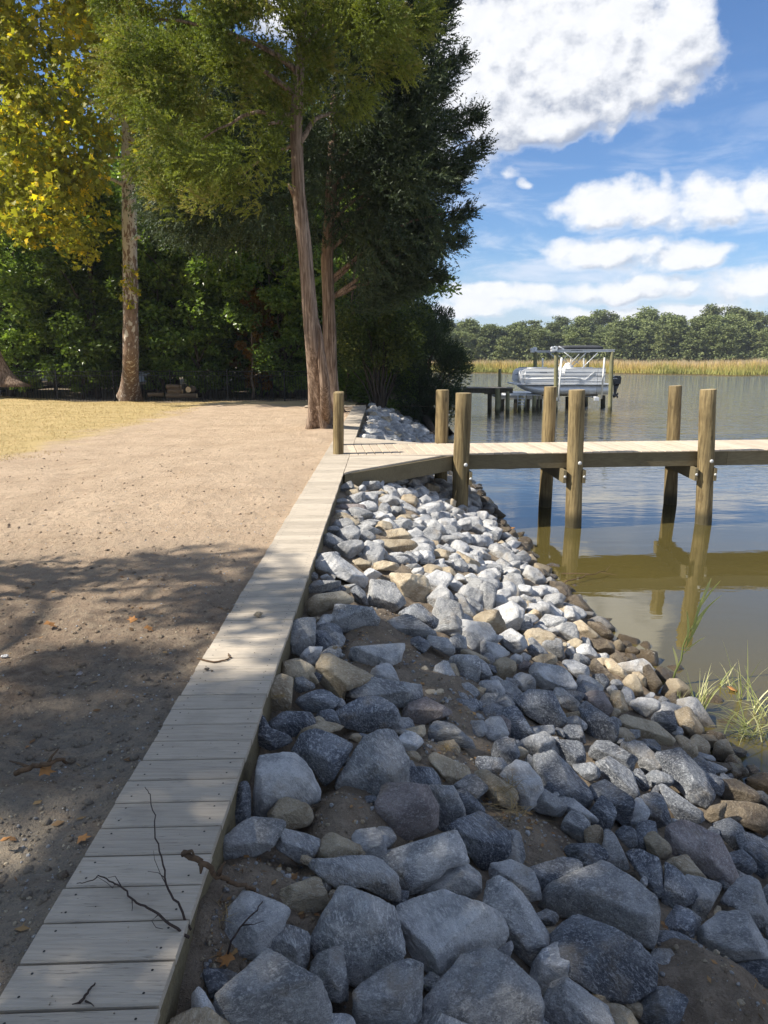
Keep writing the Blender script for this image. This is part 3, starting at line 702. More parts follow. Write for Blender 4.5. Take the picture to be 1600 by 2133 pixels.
def rock_from_outline(poly, tone, label=None, group=None, seed=0, liftk=0.30, sub=None, depth=None, parent=None, as_data=False):
    A, cx, cy = poly_area_c(poly); rp = math.sqrt(A/math.pi)
    c = hit_slope(cx, cy, 0.0); 
    for _ in range(2):
        dist = (c - cam.location).length; Rw = rp*dist/FPX; c = hit_slope(cx, cy, liftk*Rw)
    w = (cam.location - c).normalized(); rt = Vector((0,0,1)).cross(w).normalized(); u = w.cross(rt)
    P2 = []
    for (px, py) in angular(poly, 6 if rp > 45 else 5):
        d = Vector(pdir(px, py)); t = (c - cam.location).dot(w)/d.dot(w); p = cam.location + d*t - c; P2.append((p.dot(rt), p.dot(u)))
    R = star_radii(P2)
    if sub is None: sub = 5 if rp > 95 else 4 if rp > 34 else 3
    if depth is None: depth = 0.62 + 0.3*random.random()
    upl = (rt.z, u.z, w.z)
    P, F = rock_mesh('rock', R, upl, sub, seed+1, depth)
    Rot = np.array([[rt.x, rt.y, rt.z], [u.x, u.y, u.z], [w.x, w.y, w.z]])
    P = P @ Rot
    if as_data: return P + np.array(c), F
    me = mesh_np('rock', P, F, RM[tone], True)
    o = link('rock', me, parent, c); props(o, label, 'rock', group); o['_r'] = rp; return o
T = """
O 400 1500 2.667
l 385,190 430,162 600,190 645,235 700,370 700,450 480,525 335,535 345,430 # large pale grey flat-faced rock beside the boardwalk edge in shade
b 565,185 620,80 700,50 890,95 905,130 830,260 745,370 690,350 650,230 # dark blue-grey rock behind the large pale flat-faced rock
g 780,410 860,260 950,100 1060,35 1130,40 1190,200 1210,360 1030,430 830,425 # tall smooth triangular grey boulder pointing up behind the sandy mound
p 1070,355 1210,365 1300,375 1355,480 1360,590 1310,640 1170,675 1050,620 1010,560 1030,430 # rounded pinkish rock with rusty spots beside the sandy soil mound
g 1300,365 1400,335 1450,370 1480,460 1535,540 1440,590 1365,620 1360,480 # grey rock leaning against the right side of the rounded pinkish rock
g 165,670 220,610 330,535 470,505 520,560 510,620 440,700 300,775 130,770 # soil-stained rock half buried beside the boardwalk, left of the sandy mound
b 215,480 260,340 320,345 335,400 330,540 230,600 # narrow dark rock in the gap between boardwalk and large pale rock
g 640,790 860,745 1000,760 1110,860 1130,900 1135,1010 1030,1010 940,920 820,930 660,860 # flat slab with a sunny tip below the sandy soil mound
g 1010,755 1060,710 1380,635 1450,625 1530,690 1550,790 1400,820 1280,960 1130,930 1040,820 # broad smooth grey boulder just below the rounded pinkish rock
l 1225,975 1320,880 1340,800 1400,745 1460,730 1500,780 1600,860 1610,1000 1400,960 # peaked rock with a sunlit left face in the shaded foreground
l 135,1290 165,1150 200,1070 290,965 420,965 520,1010 540,1050 490,1180 350,1310 220,1335 # pale slab under a thin dark twig beside the near boardwalk
g 350,1310 500,1180 520,1130 600,1130 655,1170 665,1350 640,1405 450,1290 # grey rock tucked behind the pale slab with the twig
g 620,1260 740,1080 820,930 920,930 1130,1030 1100,1060 1200,1230 1210,1340 960,1430 905,1485 830,1400 680,1320 # broad rough grey boulder with a pointed left corner near the bottom
l 1095,1050 1240,975 1400,950 1600,1015 1745,1090 1755,1220 1560,1330 1380,1455 1240,1330 1150,1190 # wide pale boulder with a flat top in front of the sunlit peaked rock
g 125,1560 160,1500 260,1370 420,1275 560,1360 690,1450 770,1630 700,1750 170,1750 # large grey boulder at the bottom edge nearest the boardwalk
g 880,1590 920,1490 1060,1380 1180,1325 1270,1360 1300,1500 1260,1650 1160,1740 900,1740 # cracked grey boulder at the bottom edge between two larger boulders
g 1270,1600 1340,1490 1500,1330 1690,1260 1830,1320 1950,1500 1960,1620 1900,1760 1290,1760 # large rounded grey boulder at the bottom, in front of the wide flat-topped one
l 0,1530 40,1470 120,1600 180,1760 0,1760 # small pale pointed rock at the bottom edge right beside the boardwalk
l 480,1690 600,1630 880,1635 930,1780 480,1780 # low pale slab cut off by the bottom edge
b 1380,615 1480,560 1600,515 1700,518 1755,590 1760,760 1700,810 1600,830 1550,760 1500,650 # dark speckled rounded rock at the left of the root-filled soil pocket
g 1290,60 1330,0 1450,20 1560,120 1570,160 1420,130 1310,110 # smooth grey rock half buried in the root-strewn soil
t 1295,195 1350,180 1440,210 1530,260 1560,330 1530,370 1470,400 1400,310 # dusty tan boulder lying on soil and dry roots
t 1150,90 1190,50 1290,25 1305,70 1240,120 1190,110 # small dusty tan stone on the soil behind the tall triangular boulder
t 1190,180 1240,165 1280,215 1230,245 1195,230 # small flat stone beside the dusty tan boulder on the soil
t 595,790 610,750 640,750 690,780 640,810 # pebble-sized tan stone at the corner of the flat sunny-tipped slab
t 620,735 660,720 690,740 680,765 640,760 # small white stone on the sandy soil above the flat slab
g 690,910 710,875 750,880 780,930 740,970 # small grey stone wedged against the flat sunny-tipped slab
t 750,990 770,940 810,940 800,1000 770,1015 # small tan stone between the slab and the broad rough boulder
t 155,990 165,915 215,915 215,1000 180,1005 # upright tan stone under the root branch beside the boardwalk
O 1000 1500 2.667
l 110,290 160,240 230,210 270,240 330,320 360,430 330,470 240,520 190,450 # light grey rock with two clean facets beside a tuft of dry roots
b 275,200 330,165 400,165 480,230 620,390 645,490 600,510 480,430 370,400 340,310 # long dark speckled boulder sloping down right of the two-facet light rock
b 360,150 430,115 500,105 560,120 590,190 590,240 500,250 400,190 # dark blue-grey block above the long speckled boulder
b 580,160 640,115 720,120 830,170 870,210 850,290 700,230 600,200 # dark blue-grey rock forming the top of a shaded pair
b 640,230 720,200 800,230 850,290 870,400 900,470 860,480 780,370 650,330 # long blue-grey rock with rounded back below the shaded pair's top
b 615,370 680,330 780,370 850,440 860,570 820,600 760,560 650,450 # dark rock with a curved hollow front face
g 775,150 890,110 950,160 1045,270 1000,300 900,280 860,190 # ridged grey rock overhanging a dark gap near the water side
b 965,170 1040,140 1100,150 1240,290 1310,420 1300,470 1240,510 1100,400 1010,290 # big long dark-blue boulder beside the brown water-edge rocks
b 860,440 960,390 1010,420 1060,570 1030,620 960,600 880,500 # blue-grey rock above the big flat purplish slab
b 950,360 1000,345 1130,430 1230,510 1240,570 1100,560 1050,500 1010,400 # dark oblong rock between the big long boulder and the purplish slab
p 1020,640 1110,550 1240,575 1330,650 1420,800 1440,890 1370,935 1270,860 1060,730 # big flat purplish slab with a sunlit tip at its lower right
t 910,640 960,615 1020,640 1060,700 1055,780 940,750 910,700 # small pale tan stone at the left of the purplish slab
b 745,630 800,590 860,600 875,700 830,710 760,670 # small dark stone between curved-hollow rock and the pale tan stone
b 795,730 860,710 990,770 1030,870 1035,960 1000,1000 930,900 860,840 # dark speckled rock right above the largest foreground boulder
b 990,780 1030,765 1120,860 1220,960 1170,1030 1010,1040 1030,900 # dark sloping rock below the small pale tan stone
g 1130,860 1250,870 1340,920 1350,960 1300,1060 1240,1105 1130,1050 1200,980 # grey rock under the lower edge of the purplish slab
g 1330,1020 1440,880 1530,855 1600,1000 1640,1160 1530,1170 1420,1040 # grey rock with a sun fleck at the right edge below the purplish slab
l 1210,1180 1260,1100 1370,1050 1480,1060 1560,1210 1600,1290 1560,1350 1360,1360 1240,1320 1210,1250 # large white-speckled boulder near the bottom right corner
g 1070,1050 1150,1040 1230,1100 1210,1200 1130,1180 # small speckled grey rock touching the white-speckled boulder
g 315,1020 380,945 500,930 590,810 690,795 760,830 900,900 990,1000 1035,1190 1010,1240 940,1255 800,1190 600,1090 440,1100 350,1080 # largest foreground boulder, upper one of the big rough pair
b 320,1270 420,1190 460,1110 560,1070 700,1130 900,1230 970,1300 960,1480 800,1590 650,1500 370,1340 # huge blue-grey slab lying against the largest foreground boulder
g 25,900 50,815 120,850 240,960 310,1060 390,1200 340,1400 200,1300 150,1220 130,1070 20,1030 # upright pointed boulder between wide flat-topped one and largest boulder
b 225,870 280,820 460,765 600,790 560,870 500,930 380,950 300,960 # dark oval boulder behind the largest foreground boulder
g 355,1560 400,1460 480,1430 560,1480 700,1590 760,1740 350,1740 # grey boulder at the bottom edge under the huge blue-grey slab
b 860,1570 960,1490 1080,1480 1155,1540 1150,1620 1080,1740 900,1740 # broken blue-grey rock at bottom edge left of the brown soil mound
g 950,1270 1060,1270 1105,1330 1090,1450 1070,1480 960,1490 980,1350 # squarish grey rock right of the huge blue-grey slab
b 1330,1380 1450,1350 1620,1320 1620,1500 1500,1440 # dark rock at the right edge above the brown soil mound
b 1280,580 1390,545 1470,600 1500,700 1430,740 1330,640 # dark rock above the right end of the purplish slab
b 1420,650 1500,620 1620,690 1620,880 1520,860 1440,750 # large dark rock at the right edge behind the purplish slab
w 1235,540 1280,480 1380,455 1390,500 1350,545 1250,580 # brown rock above the purplish slab by the waterline slab
w 1280,500 1340,450 1500,455 1620,490 1620,660 1450,580 1380,540 # broad brown slab at the right edge near the water
w 1300,400 1320,335 1420,330 1540,400 1560,460 1450,450 1340,440 # smooth brown oblong rock beside the big long dark-blue boulder
w 1460,340 1540,290 1620,290 1620,420 1540,400 # brown rock at the right edge under the grass
t 1285,160 1310,125 1370,110 1430,170 1420,210 1330,230 1290,200 # round golden rock standing in the shallows below the grass
w 1420,210 1500,180 1620,200 1620,280 1480,270 # wet shiny flat rock under the hanging grass blades
w 1300,235 1380,240 1400,270 1340,300 1300,280 # small wet rock just below the round golden rock
w 1390,270 1480,265 1500,310 1430,330 1390,310 # wet brown stone between golden rock and hanging grass
l 400,440 430,425 520,440 640,530 690,580 620,570 500,520 420,480 # thin pale slab above the root-filled soil pocket
t 570,620 600,580 650,575 690,620 680,690 630,780 600,700 # dusty upright stone at the edge of the root-filled soil pocket
g 690,590 750,640 850,850 760,830 640,780 690,680 # smooth sloping grey slab right of the dusty upright stone
g 160,600 230,640 245,760 200,860 150,830 130,700 # dim grey rock sunk in the soil beside the dark speckled rounded one
b 850,270 900,270 945,380 900,400 870,350 # slim dark rock in the gap left of the big long boulder
b 500,250 620,235 670,280 660,320 600,345 540,290 # small dark rock under the blue-grey block
t 1080,85 1140,85 1200,140 1220,200 1160,230 1130,180 # brownish rock next to the bright tan slab by the water
O 500 1150 3.2
l 485,90 540,25 620,0 720,60 860,180 870,215 830,240 700,190 580,140 # large smooth pale boulder beside the boardwalk where the shadow begins
g 830,250 870,190 950,165 1010,190 1100,340 1000,410 900,370 850,350 # brownish-grey boulder with arched back in front of the big tan block
t 970,140 1060,130 1240,160 1270,220 1240,340 1130,350 1080,300 1010,180 # big sandy tan block in full sun
l 1240,300 1280,225 1350,215 1430,310 1380,415 1290,400 1245,345 # egg-shaped pale rock right of the big tan block
t 435,330 500,285 700,258 780,330 600,370 590,420 470,430 # flat-topped dusty tan rock by the boardwalk shade line
g 600,400 640,350 830,350 910,380 935,480 860,500 700,530 620,520 # square dark-grey block with a flat top in dappled shade
g 340,560 370,450 430,430 500,450 520,520 490,650 420,690 330,680 310,640 # tall rounded grey boulder hard against the boardwalk edge
g 960,480 1010,420 1120,415 1240,470 1320,550 1180,590 1030,550 # rounded brownish boulder right of the square dark block
b 1030,410 1090,360 1190,340 1280,400 1340,470 1310,530 1200,450 1100,410 # blue-grey rock behind the rounded brownish boulder
l 690,680 740,640 900,615 1100,610 1130,650 1080,720 890,790 780,750 # long flat speckled rock lying across the middle soil patch
l 390,700 450,630 560,630 520,680 500,750 410,745 # small whitish rock at the tip of the long lumpy tan boulder
t 510,690 560,660 700,720 860,790 910,840 700,920 690,1000 600,930 530,860 # long lumpy tan boulder lying in dappled sun
g 685,960 760,880 860,840 1040,845 1190,890 1200,970 1090,1045 950,980 800,1000 # wide dusty grey boulder above the dark speckled one
b 565,1120 620,1050 800,970 920,965 1060,1050 1085,1130 990,1160 850,1210 740,1180 # wide dark speckled boulder with a pale vertical vein
b 355,980 440,940 560,905 680,1000 560,1070 440,1060 370,1020 # dark blue-grey rock left of the wide speckled boulder
t 155,1050 200,870 250,810 350,850 360,980 330,1050 260,1070 # tan rock with dry grass on top beside the boardwalk
g 355,920 370,840 420,830 520,900 400,940 # small shaded rock behind the grass-topped tan rock
t 370,800 430,755 480,790 540,890 510,890 420,830 # small sunlit tan shard beside the long lumpy boulder
b 170,1150 210,1090 300,1065 470,1070 495,1140 400,1210 340,1235 200,1180 # flat-topped bluish block jutting out from under the boardwalk
b 90,1270 150,1070 200,1070 180,1170 360,1240 360,1300 250,1330 # dark rock in the gap under the flat-topped bluish block
t 370,1200 450,1150 560,1135 740,1170 740,1210 600,1200 380,1290 # low dusty rock in front of the wide dark speckled boulder
p 1080,1070 1120,1020 1240,975 1380,1010 1410,1070 1330,1120 1160,1160 1090,1110 # purplish rounded rock right of the wide dark speckled boulder
g 1270,810 1320,730 1380,720 1470,900 1430,930 1350,890 1270,850 # dusty conical rock rising from the middle soil patch
t 1195,790 1230,755 1260,780 1250,860 1220,870 1200,830 # small upright dusty stone left of the conical rock
g 1380,700 1440,685 1600,690 1600,870 1480,880 1450,800 # grey-brown cleft rock right of the dusty conical rock
l 1230,600 1260,560 1380,575 1440,660 1410,700 1280,640 # bright white-grey rock right of the long flat speckled one
g 1370,590 1450,545 1510,570 1520,670 1450,680 # upright grey stone beside the bright white-grey rock
b 730,240 780,220 830,260 860,360 780,330 740,280
b 530,230 600,210 680,220 720,260 540,275
g 460,170 490,125 525,160 510,185 450,200
l 530,160 580,145 620,180 540,185
g 420,240 500,190 700,195 700,215 540,270 430,270
g 880,30 920,18 1130,30 1140,65 1060,80 940,55
t 880,80 940,55 1060,80 1060,120 970,135 890,120
l 820,130 860,100 960,150 900,180 850,200
t 745,60 800,40 880,70 880,105 820,125
g 1070,90 1180,75 1220,100 1100,125
l 1160,30 1220,0 1290,10 1300,70 1230,85 1165,60
l 1480,170 1550,135 1590,170 1560,240 1500,230
l 1400,60 1460,45 1530,80 1480,150 1410,110
t 1330,100 1400,95 1470,170 1400,200 1330,140
l 1350,200 1400,170 1490,210 1490,290 1400,250
g 1440,420 1480,395 1550,440 1560,490 1450,490
l 1420,290 1480,285 1530,340 1600,450 1560,480 1450,390 1400,400
g 1350,520 1450,490 1600,500 1600,560 1500,550 1370,560
l 510,470 550,445 578,480 570,510 520,510 # small bright chip beside the tall rounded boulder at the boardwalk
t 480,440 520,430 550,445 510,480
b 415,20 480,0 640,0 680,30 600,90 470,85
g 1400,930 1500,940 1530,980 1500,1010 1410,990
b 1500,990 1560,970 1620,1010 1620,1080 1540,1070
t 1200,920 1340,910 1380,940 1330,990 1230,960
O 1000 1150 2.667
b 190,810 230,770 400,780 470,860 470,930 400,990 300,940 200,860 # thick flat-topped block at the edge of the shade, right of the soil
b 110,870 150,830 200,850 300,1010 300,1040 160,1050 140,950 # tall smooth blue-grey rock left below the thick flat-topped block
p 70,920 140,900 170,940 165,1050 110,1010
b 545,850 590,835 680,880 770,960 780,1040 740,1070 620,1055 590,980 # dark boulder with a sunny tan edge in the middle of the bank
b 445,1000 500,950 560,970 610,1050 590,1070 470,1040
t 785,900 880,900 980,950 1100,1060 1110,1090 1040,1080 900,1020 800,980 # bright pale-tan slab in full sun near the water
l 830,850 870,810 980,820 1010,860 990,890 920,915 850,890 # whitish oval rock just above the bright pale-tan slab
b 950,900 1000,870 1070,880 1100,1000 1060,1015 960,950
t 1070,890 1160,855 1185,900 1250,990 1230,1040 1140,1020 1100,940 # rough two-toned rock at the foot of the first grass tuft
p 545,800 610,765 690,780 740,880 730,930 640,880 # pinkish-white sunlit rock above the dark boulder with the sunny edge
g 385,760 450,750 560,840 540,900 460,860
l 265,650 330,620 470,640 550,700 540,760 440,750 330,760 270,700 # broad bright white-grey block in the sunny middle of the bank
l 180,700 220,665 300,690 310,770 200,770
t 60,650 120,575 170,580 210,620 180,690 90,720 # creamy angular rock left of the bright white-grey block
g 45,700 90,685 140,720 140,765 60,740
l 80,480 170,420 240,470 280,520 200,570 160,540
g 140,360 200,340 250,380 230,420 150,410
l 390,410 430,385 530,400 585,470 560,490 430,480 # bright angular rock just left of the tan waterline rocks
l 470,360 475,300 510,305 555,370 540,400 490,390
t 500,400 560,375 620,430 680,480 600,490 540,430
w 560,375 640,390 740,460 750,490 690,480 620,430 # flat brown rock slanting into the water
w 590,490 660,475 740,510 760,560 700,580 640,530
t 730,500 780,485 810,540 790,570 750,540
w 805,540 840,520 880,545 900,590 860,605 820,590 # small brown rock standing alone at the waterline
w 715,580 760,555 800,590 800,640 740,620
t 785,730 830,680 880,690 910,750 910,800 860,800
t 830,670 880,660 920,700 930,760 900,740
w 900,640 940,620 980,680 1020,740 980,800 930,790 920,710 # rough brown upright rock at the waterline
t 1010,760 1040,705 1100,705 1170,760 1170,820 1080,820 1000,810 # light brown rock sitting in the water behind the first grass tuft
t 680,600 730,588 790,640 830,690 800,715 720,660
w 590,600 630,580 720,670 790,750 780,790 720,720 620,660 # slim dark slab slanting toward the water
b 615,680 690,675 720,720 700,770 640,730
g 700,760 740,730 770,770 740,820
t 725,830 740,775 790,775 830,830 830,890 770,885
l 520,560 560,510 610,510 660,570 640,600 570,580
l 440,600 520,600 610,640 620,700 560,720 480,640
g 330,510 390,475 450,490 490,570 470,600 390,570
b 250,530 300,510 360,545 340,580 290,575
t 285,590 330,565 420,570 440,610 350,640
l 205,590 240,555 290,580 270,610 210,615
p 210,630 250,600 290,620 260,660 215,655 # small reddish stone among the sunny white-grey rocks
t 480,500 530,475 580,500 540,540 490,550
l 0,490 100,510 180,560 100,600 0,580
g 225,390 290,385 300,440 270,480 215,430
l 60,240 120,230 165,290 150,350 90,340 65,280
l 150,250 220,245 260,290 240,350 160,340
l 220,110 260,70 330,100 370,160 320,200 230,150
t 150,120 190,85 230,105 215,155 170,150 # small golden-tan rock high on the sunny bank near the water
g 0,180 60,160 95,200 90,280 60,380 0,390
g 360,150 390,135 430,170 430,200 380,190
b 330,200 370,180 430,210 440,250 370,220
t 240,20 290,10 320,60 290,90 250,70
l 150,200 230,180 300,190 280,240 190,240
g 260,250 330,250 370,290 350,330 280,290
t 250,340 300,315 350,340 340,370 290,370
l 380,330 430,310 470,340 460,370 400,360
t 380,250 440,280 520,330 560,370 480,350 400,300
g 300,410 350,400 400,450 390,480 320,470
g 70,390 120,380 150,420 120,440
g 0,590 40,620 70,680 40,720 0,700
l 480,930 540,910 600,960 590,1000 520,960
t 1210,1010 1290,1010 1330,1060 1290,1090 1230,1070
O 600 940 2.909
l 240,600 330,550 440,530 470,580 400,650 380,655 280,610 # white flat-sided rock where the sunny bank meets the boardwalk
g 200,580 205,520 250,495 350,530 360,555 250,590
t 535,520 600,480 700,465 770,500 770,540 600,540 # bright tan-white flat rock in the upper sunny bank
t 515,560 560,535 750,535 810,590 740,610 620,600 560,620
l 760,640 800,600 870,610 890,680 860,700 780,680
t 850,610 920,590 990,610 980,660 900,670
p 258,345 330,320 470,320 480,360 300,368 # pink flat rock beside the sunny boardwalk near the dock
l 340,510 380,470 460,440 560,470 580,490 480,520 380,540
g 405,500 440,475 510,490 540,530 450,550 410,540
g 585,460 620,420 740,410 770,450 700,470
t 640,420 680,385 740,385 770,430 740,440
l 780,460 810,420 890,420 960,480 940,520 820,500
g 295,250 330,200 390,175 405,240 360,260
l 280,300 330,280 400,310 330,330
l 335,155 370,130 430,140 425,165 380,180 # rounded rock in the corner between boardwalk and dock
t 400,180 440,150 510,165 430,190
g 410,210 440,185 550,180 560,230 450,240
l 360,290 450,250 540,260 580,330 540,360 470,310
l 540,290 600,260 680,300 670,330 600,340
g 600,370 630,330 700,340 720,380 630,390
l 660,330 720,310 780,350 790,400 720,370
l 745,330 790,310 840,330 840,350 790,365
g 805,290 840,265 895,285 900,340 850,340
l 890,310 940,300 1040,360 1030,400 950,370
g 865,360 900,345 950,370 910,385
l 1010,450 1050,405 1100,420 1120,460 1060,495 1020,480
g 890,430 940,420 960,455 920,460
g 1069,500 1110,455 1170,440 1210,480 1150,510
l 1030,530 1070,505 1180,510 1220,560 1160,580 1080,560
l 1190,590 1260,555 1330,590 1380,660 1310,680 1220,630
g 1130,600 1180,590 1240,640 1200,670 1140,650
t 1430,650 1470,620 1510,650 1500,710 1430,690
l 1170,690 1190,660 1260,670 1300,730 1230,720
g 990,660 1050,650 1095,690 1080,750 1010,740
l 760,120 790,110 830,150 830,200 790,215
b 1120,280 1140,265 1220,310 1255,350 1230,380 1150,340 # black wet rock lying under the dock at the water
b 1315,345 1345,340 1357,350 1340,360 1320,358 # small dark rock alone in the water beyond the first piling
g 870,220 920,200 975,240 940,290 890,260
l 440,250 550,240 600,250 560,265 470,275
l 480,380 560,365 620,400 590,430 500,420
g 230,460 280,450 330,470 300,500 240,495
g 960,400 1010,390 1040,420 1000,440
l 600,620 680,610 760,640 740,670 640,660
g 920,470 990,480 1000,510 940,530
"""
cover = []; RK = []
ox = oy = 0; s_ = 1
for ln in T.strip().splitlines():
    ln = ln.strip()
    if ln.startswith('O '): _, a, b, c = ln.split(); ox, oy, s_ = float(a), float(b), float(c); continue
    body, _, lab = ln.partition('#'); tk = body.split(); poly = [tuple(float(v) for v in w.split(',')) for w in tk[1:]]
    RK.append((tk[0], [(ox + x/s_, oy + y/s_) for x, y in poly], lab.strip() or None))
GR = 6
mask = np.zeros((2400//GR, 1800//GR), bool)
def inpoly(poly, X, Y):
    c = np.zeros(X.shape, bool); n = len(poly)
    for i in range(n):
        x1, y1 = poly[i]; x2, y2 = poly[(i+1) % n]
        k = ((y1 > Y) != (y2 > Y)) & (X < (x2-x1)*(Y-y1)/((y2-y1) if y2 != y1 else 1e-9)+x1); c ^= k
    return c
GX, GY = np.meshgrid((np.arange(mask.shape[1])+.5)*GR, (np.arange(mask.shape[0])+.5)*GR)
for _, p, _l in RK: mask |= inpoly(p, GX, GY)
# labels for the smaller rocks: told by look and by the nearest named thing
MARKS = [(p, l) for _, p, l in RK if l]
TN = {'b': 'dark blue-grey', 'g': 'mid-grey', 'l': 'pale grey', 't': 'tan', 'p': 'pinkish', 'w': 'wet brown'}
SHORT = {}
def short(l):
    for w in (' beside ', ' where ', ' in the ', ' behind ', ' between ', ' right ', ' left ', ' below ', ' above ', ' lying ', ' at the ', ' under ', ' among ', ' near ', ' just ', ' with ', ' in full', ' slanting', ' standing', ' sitting', ' half', ' rising', ' alone', ' high', ' along', ' over', ' touching', ' pointing', ' forming', ' tucked', ' leaning', ' hard', ' in dapp', ' in front', ' sloping', ' jutting'):
        i = l.find(w)
        if i > 8: l = l[:i]
    return l
used_labels = set(l for _, _, l in RK if l)
DIRS = ['right of', 'up the bank from', 'behind', 'behind', 'left of', 'left below', 'in front of', 'right below']
LM = [((1475, 1100), 'the third near piling'), ((1194, 1100), 'the second near piling'), ((962, 1050), 'the first near piling')]
def auto_label(tone, poly, rp):
    A, cx, cy = poly_area_c(poly)
    best = sorted((math.hypot(poly_area_c(p)[1]-cx, poly_area_c(p)[2]-cy), poly_area_c(p), short(l)) for p, l in MARKS)
    xs_ = [p[0] for p in poly]; ys_ = [p[1] for p in poly]; asp = (max(xs_)-min(xs_))/(max(ys_)-min(ys_)+1e-6)
    shp = 'flat' if asp > 1.9 else 'oblong' if asp > 1.4 else 'upright' if asp < 0.85 else 'blocky'
    sz = 'small' if rp < 20 else 'middling' if rp < 34 else 'big'
    for (d, (a_, mx, my), nm) in best[:4]:
        dx, dy = cx-mx, cy-my
        if abs(dx) > abs(dy)*1.3: dr = 'right of' if dx > 0 else 'left of'
        else: dr = 'just above' if dy < 0 else 'just below'
        L = f"{sz} {shp} {TN[tone]} rock {dr} the {nm}"
        w = L.split()
        if len(w) > 16: continue
        if L not in used_labels: used_labels.add(L); return L
    return None
lit_names = 'rocks of the sunlit bank that nothing tells apart'
for k, (tone, poly, lab) in enumerate(RK):
    A, cx, cy = poly_area_c(poly); rp = math.sqrt(A/math.pi); grp = 'granite rocks of the bank'
    if not lab:
        lab = auto_label(tone, poly, rp)
        if not lab: lab = f"{TN[tone]} rock packed among its like on the sunny bank"; grp = lit_names
    rock_from_outline(poly, tone, lab, grp, seed=k, liftk=0.40 if rp > 60 else 0.30)
# ---- the rocks between and beyond: scattered over the slope, biggest first
cand = []
def blob_outline(cx, cy, rp, asp, rot, r):
    n = r.integers(4, 7); P = []
    for i in range(n):
        a = 2*math.pi*(i + r.uniform(-.25, .25))/n; q = rp*r.uniform(0.72, 1.2)
        x, y = q*math.cos(a)*asp**.5, q*math.sin(a)/asp**.5
        P.append((cx + x*math.cos(rot) - y*math.sin(rot), cy + x*math.sin(rot) + y*math.cos(rot)))
    return P
soilpx = [(700,1690,70),(530,1850,90),(1080,1700,60),(1130,1760,60),(890,1570,45),(950,1600,50),(810,1315,55),(740,1345,40),(880,1400,60),(1500,2080,130),(420,1980,70),(400,2060,60),(990,1560,45),(960,1500,30)]
pts = []
for k in range(42000):
    Y = 1.3*(27.5/1.3)**rng.random(); xs_ = float(np.interp(Y, SHX, SHV)); X = rng.uniform(-0.50, xs_+0.22)
    R = rng.choice([0.07, 0.10, 0.135, 0.17]) if Y > 5 else rng.choice([0.045, 0.07, 0.10])
    if Y > 13: R *= 1.3
    if X - R*0.8 < -0.58: continue
    if Yn(X)-0.2 < Y < Yf(X)+0.1 and X < 0.3: continue
    if 10.1 < Y < 12.0 and X < xe_near(Y)-0.25: continue
    p = proj((X, Y, float(slope_z(X, Y)) + 0.3*R)); rp = R*FPX/p[2]
    if not (-80 < p[0] < 1680 and p[1] < 2200): continue
    gx, gy = int(p[0]/GR), int(p[1]/GR)
    if 0 <= gx < mask.shape[1] and 0 <= gy < mask.shape[0]:
        rr = max(1, int(rp*0.55/GR)); sub_ = mask[max(0,gy-rr):gy+rr+1, max(0,gx-rr):gx+rr+1]
        frac = sub_.mean() if sub_.size else 0
        if frac > (0.52 if Y < 10.5 else 0.8): continue
        if frac > 0.5 and rp > 30: continue
    if any((p[0]-a)**2+(p[1]-b)**2 < r*r for a, b, r in soilpx) : continue
    pts.append((X, Y, R, p, rp))
kept = []; cell = {}
for (X, Y, R, p, rp) in sorted(pts, key=lambda t: -t[2]*rng.uniform(0.6, 1.0)):
    gk = (int(X/0.3), int(Y/0.3)); ok = True
    for i in (-1,0,1):
        for j in (-1,0,1):
            for (x2, y2, r2) in cell.get((gk[0]+i, gk[1]+j), ()):
                if math.hypot((X-x2)*1.10, Y-y2) < 0.74*(R+r2): ok = False; break
            if not ok: break
        if not ok: break
    if ok: cell.setdefault(gk, []).append((X, Y, R)); kept.append((X, Y, R, p, rp))
kept.sort(key=lambda t: -t[4])
kept = kept[:2200]
print('filler rocks', len(kept))
budget = 300 - len(RK)
VV = {t: [] for t in 'bgltpw'}; FF = {t: [] for t in 'bgltpw'}; cnt = {t: 0 for t in 'bgltpw'}
lib = {}
for k, (X, Y, R, p, rp) in enumerate(kept):
    far = X > float(np.interp(Y, SHX, SHV)) - 0.28
    tone = 'w' if far and rng.random() < 0.75 else rng.choice(list('llglglltggl'), p=None) if Y > 5 else rng.choice(list('bbggglt'))  # mostly pale tones beyond the shade edge: sunlight put into the stone colour
    asp = rng.uniform(0.8, 1.9); rot = rng.uniform(-0.5, 0.7)
    if k < budget:
        poly = blob_outline(p[0], p[1], rp, asp, rot, rng)
        lab = auto_label(tone, poly, rp); grp = 'granite rocks of the bank'
        if not lab: lab = f"{TN[tone]} rock packed among its like on the bank"; grp = 'rocks of the bank that nothing tells apart'
        rock_from_outline(poly, tone, lab, grp, seed=1000+k, liftk=0.12)
    else:
        key = k % 24
        if key not in lib:
            Rr = star_radii(blob_outline(0, 0, 1.0, rng.uniform(.8, 1.6), rng.uniform(0, 3), rng))
            lib[key] = {s: rock_mesh('r', Rr, (0, 0.8, 0.6), s, 2000+key, 0.75) for s in (2, 3)}
        P, F = lib[key][3 if rp > 13 else 2]
        e = Matrix.Rotation(rng.uniform(0, 6.28), 3, 'Z') @ Matrix.Rotation(rng.uniform(-0.7, 0.7), 3, 'X') @ Matrix.Rotation(rng.uniform(-0.5, 0.5), 3, 'Y')
        M = np.array(e); sc = np.array([rng.uniform(.85, 1.2), rng.uniform(.8, 1.15), rng.uniform(.7, 1.0)])*R
        VV[tone].append((P*sc) @ M.T + np.array([X, Y, float(slope_z(X, Y)) + (0.05 if Y < 10 else 0.2)*R])); FF[tone].append(F + cnt[tone]); cnt[tone] += len(P)
Vs = []; Fs = []; mi = []; mats = []; n0 = 0
